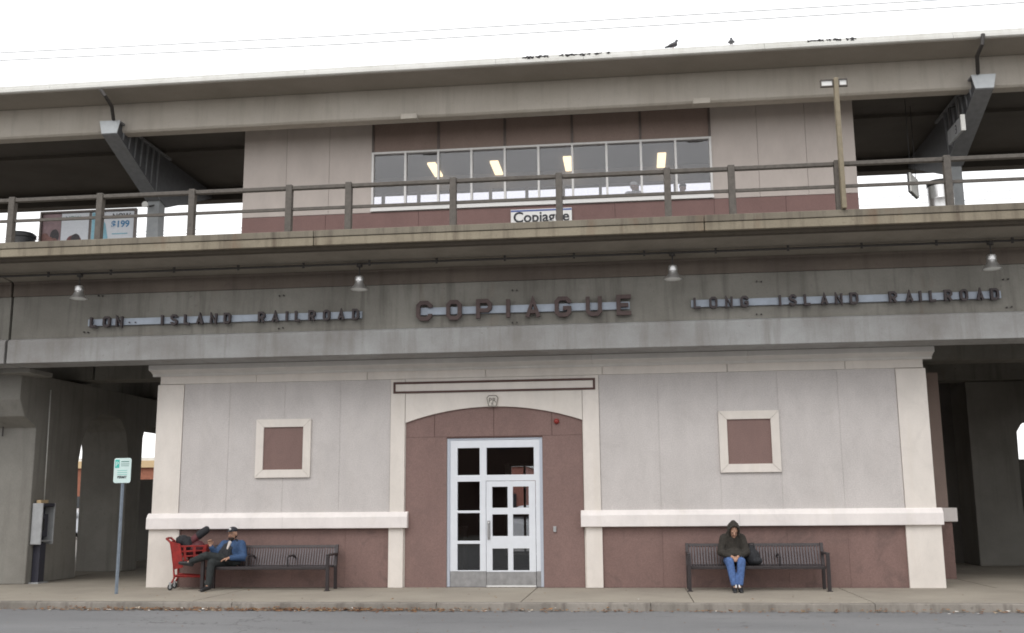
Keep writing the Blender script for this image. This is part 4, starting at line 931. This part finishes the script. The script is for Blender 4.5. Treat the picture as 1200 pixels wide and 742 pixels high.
# --- man on the left bench
hx = P(271, 664, -.45).x
mn = empty('person', (hx, -.5, 0), 'man in blue jacket and dark cap sitting cross-legged on the bench by the cart', 'person')
V = lambda x, y, z: Vector((hx+x, y, z))
pel = V(0, -.44, .54); ch = V(.02, -.43, .82); shR = V(-.14, -.51, .885); shL = V(.18, -.41, .88)
hc = V(.02, -.50, 1.085)
elR, wrR = V(-.25, -.68, .70), V(-.30, -.82, .87)
elL, wrL = V(.265, -.48, .62), V(.03, -.68, .62)
kR, aR = V(-.25, -.86, .535), V(-.255, -.95, .11)
kL, aL = V(-.36, -.90, .68), V(-.68, -.85, .56)
toeR, toeL = aR+Vector((-.08, -.2, -.05)), aL+Vector((-.2, -.06, .05))
f = Vector((-.25, -1, 0))
body = MB(); body.cap(pel, ch, .12, .14); body.cap(shR, shL, .06, .06); body.cap(ch+Vector((0, 0, .05)), hc-Vector((0, 0, .08)), .06, .052)
for a, b, c_, ra in ((shR, elR, wrR, .05), (shL, elL, wrL, .05)): body.cap(a, b, ra, .042); body.cap(b, c_, .042, .029)
for h, k, a, s in ((V(-.09, -.44, .53), kR, aR, 1), (V(.09, -.44, .53), kL, aL, 1)): body.cap(h, k, .085, .058); body.cap(k, a, .058, .036)
body.cap(aR, aR+Vector((-.03, -.08, -.05)), .036, .03); body.cap(aL, aL+Vector((-.06, -.03, -.02)), .036, .03)
hand(body, wrR, (-.1, -.25, 1), (-.4, 1, 0), -1, .9, 1.05); hand(body, wrL, (-.85, -.45, -.15), (0, -.3, 1), -1, .4, 1.05)
Lf, hr = head(body, mn, hc, (-.12, -1, 0), .05, s=1.08)
blob_obj('body', body, .0065, 'skin', mn, 2)
mb = MB(); mb.cap(pel+Vector((.02, .03, .08)), ch, .17, .18); mb.cap(shR, shL, .085, .085); mb.cap(ch, ch+Vector((0, -.03, .06)), .15, .09)
mb.cap(shR, elR, .082, .07); mb.cap(elR, wrR*.8+elR*.2, .07, .052); mb.cap(shL, elL, .088, .078); mb.cap(elL, wrL*.82+elL*.18, .076, .056)
blob_obj('jacket', mb, .012, 'blue_jacket', mn, 3)
mb = MB(); a = V(-.02, -.54, .87); b = V(-.04, -.60, .68); mb.cap(a, b, .075, .10); mb.ell(V(-.04, -.57, .63), (.15, .11, .09)); mb.cap(V(-.10, -.55, .84), V(-.16, -.62, .70), .07, .09); blob_obj('vest', mb, .011, 'black_cloth', mn, 3)
mb = MB(); mb.cap(V(.0, -.57, .92), V(-.02, -.635, .80), .036, .024); blob_obj('shirt', mb, .009, 'shirt', mn, 2)
mb = MB(); mb.cap(Lf(-.05, -.03, -.13), Lf(.05, -.03, -.13), .05, .05); mb.cap(V(-.09, -.51, .93), V(-.06, -.59, .79), .04, .03); mb.cap(V(.10, -.48, .93), V(.03, -.60, .79), .04, .03); blob_obj('collar', mb, .01, 'navy', mn, 2)
mb = MB()
for h, k, a in ((V(-.09, -.44, .54), kR, aR), (V(.09, -.44, .56), kL, aL)): mb.cap(h, k, .11, .082); mb.cap(k, a*.93+k*.07, .082, .062)
mb.ell(V(0, -.42, .53), (.19, .17, .10)); blob_obj('trousers', mb, .012, 'trousers', mn, 3)
shoe(mn, aR, aR+Vector((-.07, -.22, -.03)), 'black', 'rubber'); shoe(mn, aL, aL+Vector((-.22, -.08, .04)), 'black', 'rubber')
mb = MB(); mb.ell(Lf(0, .045, -.075), (.062, .058, .052), hr); mb.ell(Lf(0, -.04, -.02), (.083, .075, .075), hr); blob_obj('beard_and_hair', mb, .008, 'hair', mn, 2)
mb = MB(); mb.ell(Lf(0, -.012, .075), (.092, .106, .065), hr); mb.ell(Lf(0, .11, .058), (.07, .075, .012), hr); cp = blob_obj('cap', mb, .007, 'ink', mn, 2)
MB().ell(Lf(.0, .094, .097), (.026, .012, .024), hr, 8).build('cap_badge', 'white', cp)

# --- two people inside the waiting room
def stander(px, py, y, top, trous, cap_, face, label, sit=0):
    c = P(px, py, y); z0 = 7.93; r = empty('person', (c.x, y, z0), label, 'person')
    V = lambda a, b, h: Vector((c.x+a, y+b, z0+h)); hh = c.z-z0
    k = hh/1.58
    bo = MB(); bo.cap(V(0, 0, .95*k), V(0, 0, 1.3*k), .12, .13); bo.cap(V(-.15, 0, 1.38*k), V(.15, 0, 1.38*k), .055, .055); bo.cap(V(0, 0, 1.38*k), V(0, -.01, 1.52*k), .055, .05)
    for s in (-1, 1):
        bo.cap(V(s*.17, 0, 1.37*k), V(s*.21, 0, 1.08*k), .048, .04); bo.cap(V(s*.21, 0, 1.08*k), V(s*.20, -.06, .83*k), .04, .028); hand(bo, V(s*.20, -.06, .83*k), (0, -.2, -1), (s, 0, 0), s, .4)
        bo.cap(V(s*.09, 0, .92*k), V(s*.10, -.01, .5*k), .08, .055); bo.cap(V(s*.10, -.01, .5*k), V(s*.10, .01, .09*k), .055, .036); bo.cap(V(s*.10, .01, .08), V(s*.11, -.13, .045), .04, .035)
    Lf, hr = head(bo, r, c, face, .1); blob_obj('body', bo, .009, 'skin_dim', r, 2)
    mb = MB(); mb.cap(V(0, 0, .9*k), V(0, 0, 1.3*k), .16, .165); mb.cap(V(-.15, 0, 1.38*k), V(.15, 0, 1.38*k), .08, .08)
    for s in (-1, 1): mb.cap(V(s*.17, 0, 1.37*k), V(s*.21, 0, 1.08*k), .075, .065); mb.cap(V(s*.21, 0, 1.08*k), V(s*.2, -.05, .88*k), .062, .05)
    blob_obj('jacket', mb, .014, top, r, 3)
    mb = MB()
    for s in (-1, 1): mb.cap(V(s*.09, 0, .9*k), V(s*.1, -.01, .5*k), .1, .078); mb.cap(V(s*.1, -.01, .5*k), V(s*.1, .01, .12*k), .078, .062)
    blob_obj('trousers', mb, .014, trous, r, 3)
    mb = MB(); mb.ell(Lf(0, -.012, .07), (.088, .102, .065), hr)
    if cap_: mb.ell(Lf(0, .11, .052), (.066, .07, .012), hr)
    blob_obj('cap' if cap_ else 'hair', mb, .009, cap_ or 'hair', r, 2)
stander(743, 219, 4.05, 'cloth_white', 'trousers', 'white', (.8, -.3, 0), 'person in pale cap and pale jacket behind the waiting room glass')
stander(800, 221, 4.05, 'navy', 'trousers', None, (-.5, -.8, 0), 'dark dressed person behind the waiting room glass near the railing post')

# ================================================================== surroundings
# wires over the street
for lab, pts, yy in (('thin overhead wire across the sky, higher of the two', ((-100, 68), (0, 62), (400, 42), (800, 18), (1200, -6), (1400, -19)), -8), ('thin overhead wire across the sky, lower of the two', ((-100, 76), (0, 71), (400, 52), (800, 28), (1200, 3), (1400, -8)), -8)):
    tag(MB().tube([P(x, y, yy) for x, y in pts], .006, 6).build('overhead_wire', 'phone_grey'), lab, 'wire', 'overhead wires above the street')
for i, yy in enumerate((14, 14.6)):
    a = P(180, 275-i*4, yy); b = P(1150, 234-i*9, yy); d = (b-a)
    tag(MB().tube([a-d*.6, a, (a+b)/2-Vector((0, 0, .15)), b, b+d*.6], .008, 6).build('overhead_wire', 'pipe_dark'), ('lower' if i == 0 else 'upper')+' thin dark wire strung behind the platform, seen below the canopy', 'wire', 'wires behind the platform')
# brick building behind the station
fb = empty('brick_building', (-40, 45, 0), 'orange brick building with cream band far behind the left passage', 'building')
MB().box(-75, -26, 45, 60, 0, 4.24).build('wall', 'brick_far', fb); bx('cream_band', 'cream_far', fb, -75.1, -25.9, 44.8, 60, 4.245, 4.7); bx('roof', 'roof_white', fb, -75, -26, 45, 60, 4.71, 4.9)
for k in range(9): bx('window', 'car_glass', fb, -72+5*k, -69.5+5*k, 44.93, 44.99, .6, 2.4)
bx('shop_window_band', 'inner_dark', fb, -33.5, -29.5, 44.92, 44.995, .3, 2.55) if 0 else None
# vehicles
def suv(name, loc, rz, mat, label):
    r = empty(name, (0, 0, 0), label, 'car')
    side = [(-2.35, .35), (-2.4, .75), (-2.3, 1.05), (-1.35, 1.15), (-.75, 1.72), (.1, 1.80), (1.7, 1.78), (2.2, 1.25), (2.35, 1.1), (2.4, .6), (2.3, .35)]
    mb = MB(); n = len(side); wd = lambda z: .93 if z < 1.2 else .93-.22*(z-1.2)/.6
    vs = [(x, -wd(z), z) for x, z in side]+[(x, wd(z), z) for x, z in side]
    mb.add(vs, [tuple(range(n)), tuple(range(2*n-1, n-1, -1))]+[(i, n+i, n+(i+1)%n, (i+1)%n) for i in range(n)]).build('body', mat, r, .05)
    for s in (-1, 1):
        for poly in ([(-1.15, 1.2), (-.68, 1.64), (-.1, 1.68), (-.1, 1.2)], [(-.02, 1.2), (-.02, 1.68), (.85, 1.68), (.9, 1.2)], [(.98, 1.2), (.93, 1.68), (1.6, 1.66), (1.9, 1.25)]):
            mbw = MB().add([(x, s*(wd(z)+.008), z) for x, z in poly]+[(x, s*(wd(z)-.02), z) for x, z in poly], [(0,1,2,3), (7,6,5,4)]+[(j, (j+1)%4, 4+(j+1)%4, 4+j) for j in range(4)]); mbw.build('window', 'car_glass', r)
        for x in (-1.45, 1.45):
            t = MB().lathe([(.0, -.12), (.33, -.12), (.36, -.09), (.36, .09), (.33, .12), (0, .12)], (x, s*.85, .36), 22, 'y').build('wheel', 'rubber', r)
            MB().lathe([(0, -.13), (.2, -.13), (.22, -.1), (.22, .1), (.2, .13), (0, .13)], (x, s*.85, .36), 16, 'y').build('rim', 'alu', t)
        bx('headlight', 'lens', r, -2.43, -2.3, s*.75-.14, s*.75+.14, .78, .95); bx('tail_light', 'tail', r, 2.3, 2.43, s*.82-.08, s*.82+.08, .85, 1.15)
    bx('windscreen', 'car_glass', r, 0, .01, -.6, .6, 1.2, 1.6) if 0 else None
    MB().add([(-1.33, -.80, 1.18), (-1.33, .80, 1.18), (-.79, .70, 1.70), (-.79, -.70, 1.70), (-1.36, -.80, 1.2), (-1.36, .80, 1.2), (-.82, .70, 1.72), (-.82, -.70, 1.72)], [(0,1,2,3),(7,6,5,4),(0,4,5,1),(1,5,6,2),(2,6,7,3),(3,7,4,0)]).build('windscreen', 'car_glass', r)
    bx('bumper', 'black', r, -2.46, -2.3, -.85, .85, .4, .62, .03); bx('bumper', 'black', r, 2.3, 2.46, -.85, .85, .4, .62, .03)
    r.location = loc; r.rotation_euler.z = rz; return r
suv('parked_car', (P(612, 600, 25).x+.6, 25, -.16), R(6), 'car_white', 'white sport utility vehicle seen through the right column of door panes')
rb = empty('brick_store', (P(606, 560, 34).x, 34, 0), 'red brick store seen through the door glass above the white vehicle', 'building')
xa, xb, zt_ = P(590, 560, 34).x, P(616, 560, 34).x, P(606, 547, 34).z
bx('wall', 'brick_red', rb, xa, xb, 34, 40, 0, zt_); bx('roof', 'roof_white', rb, xa-.1, xb+.1, 33.9, 40.1, zt_+.005, zt_+.2); bx('window', 'car_glass', rb, xa+.4, xb-.5, 33.94, 33.99, 1.0, 2.2)
suv('parked_car', (-34.5, 38, -.16), R(5), 'car_silver', 'silver car parked far behind the left passage')
# building across the street, seen only in the door glass
ob = empty('shop_building', (-8, -42, 0), 'dark brick shop building across the street, mirrored in the door glass', 'building')
MB().box(-34, 16, -52, -40, -.17, 8.5).build('wall', 'brick_dark', ob); bx('parapet', 'offwhite', ob, -34.1, 16.1, -52, -39.85, 8.51, 8.8); bx('awning', 'brick_dark', ob, -9.6, -3.9, -39.98, -38.9, 3.0, 3.2)
for k in range(8): bx('shop_window', 'car_glass', ob, -32+5.6*k, -28.5+5.6*k, -39.98, -39.93, .4, 2.9) if not -10 < -32+5.6*k < -4.5 else None
for k in range(12): bx('window', 'car_glass', ob, -32+4*k, -30.6+4*k, -39.98, -39.93, 4.9, 6.8)
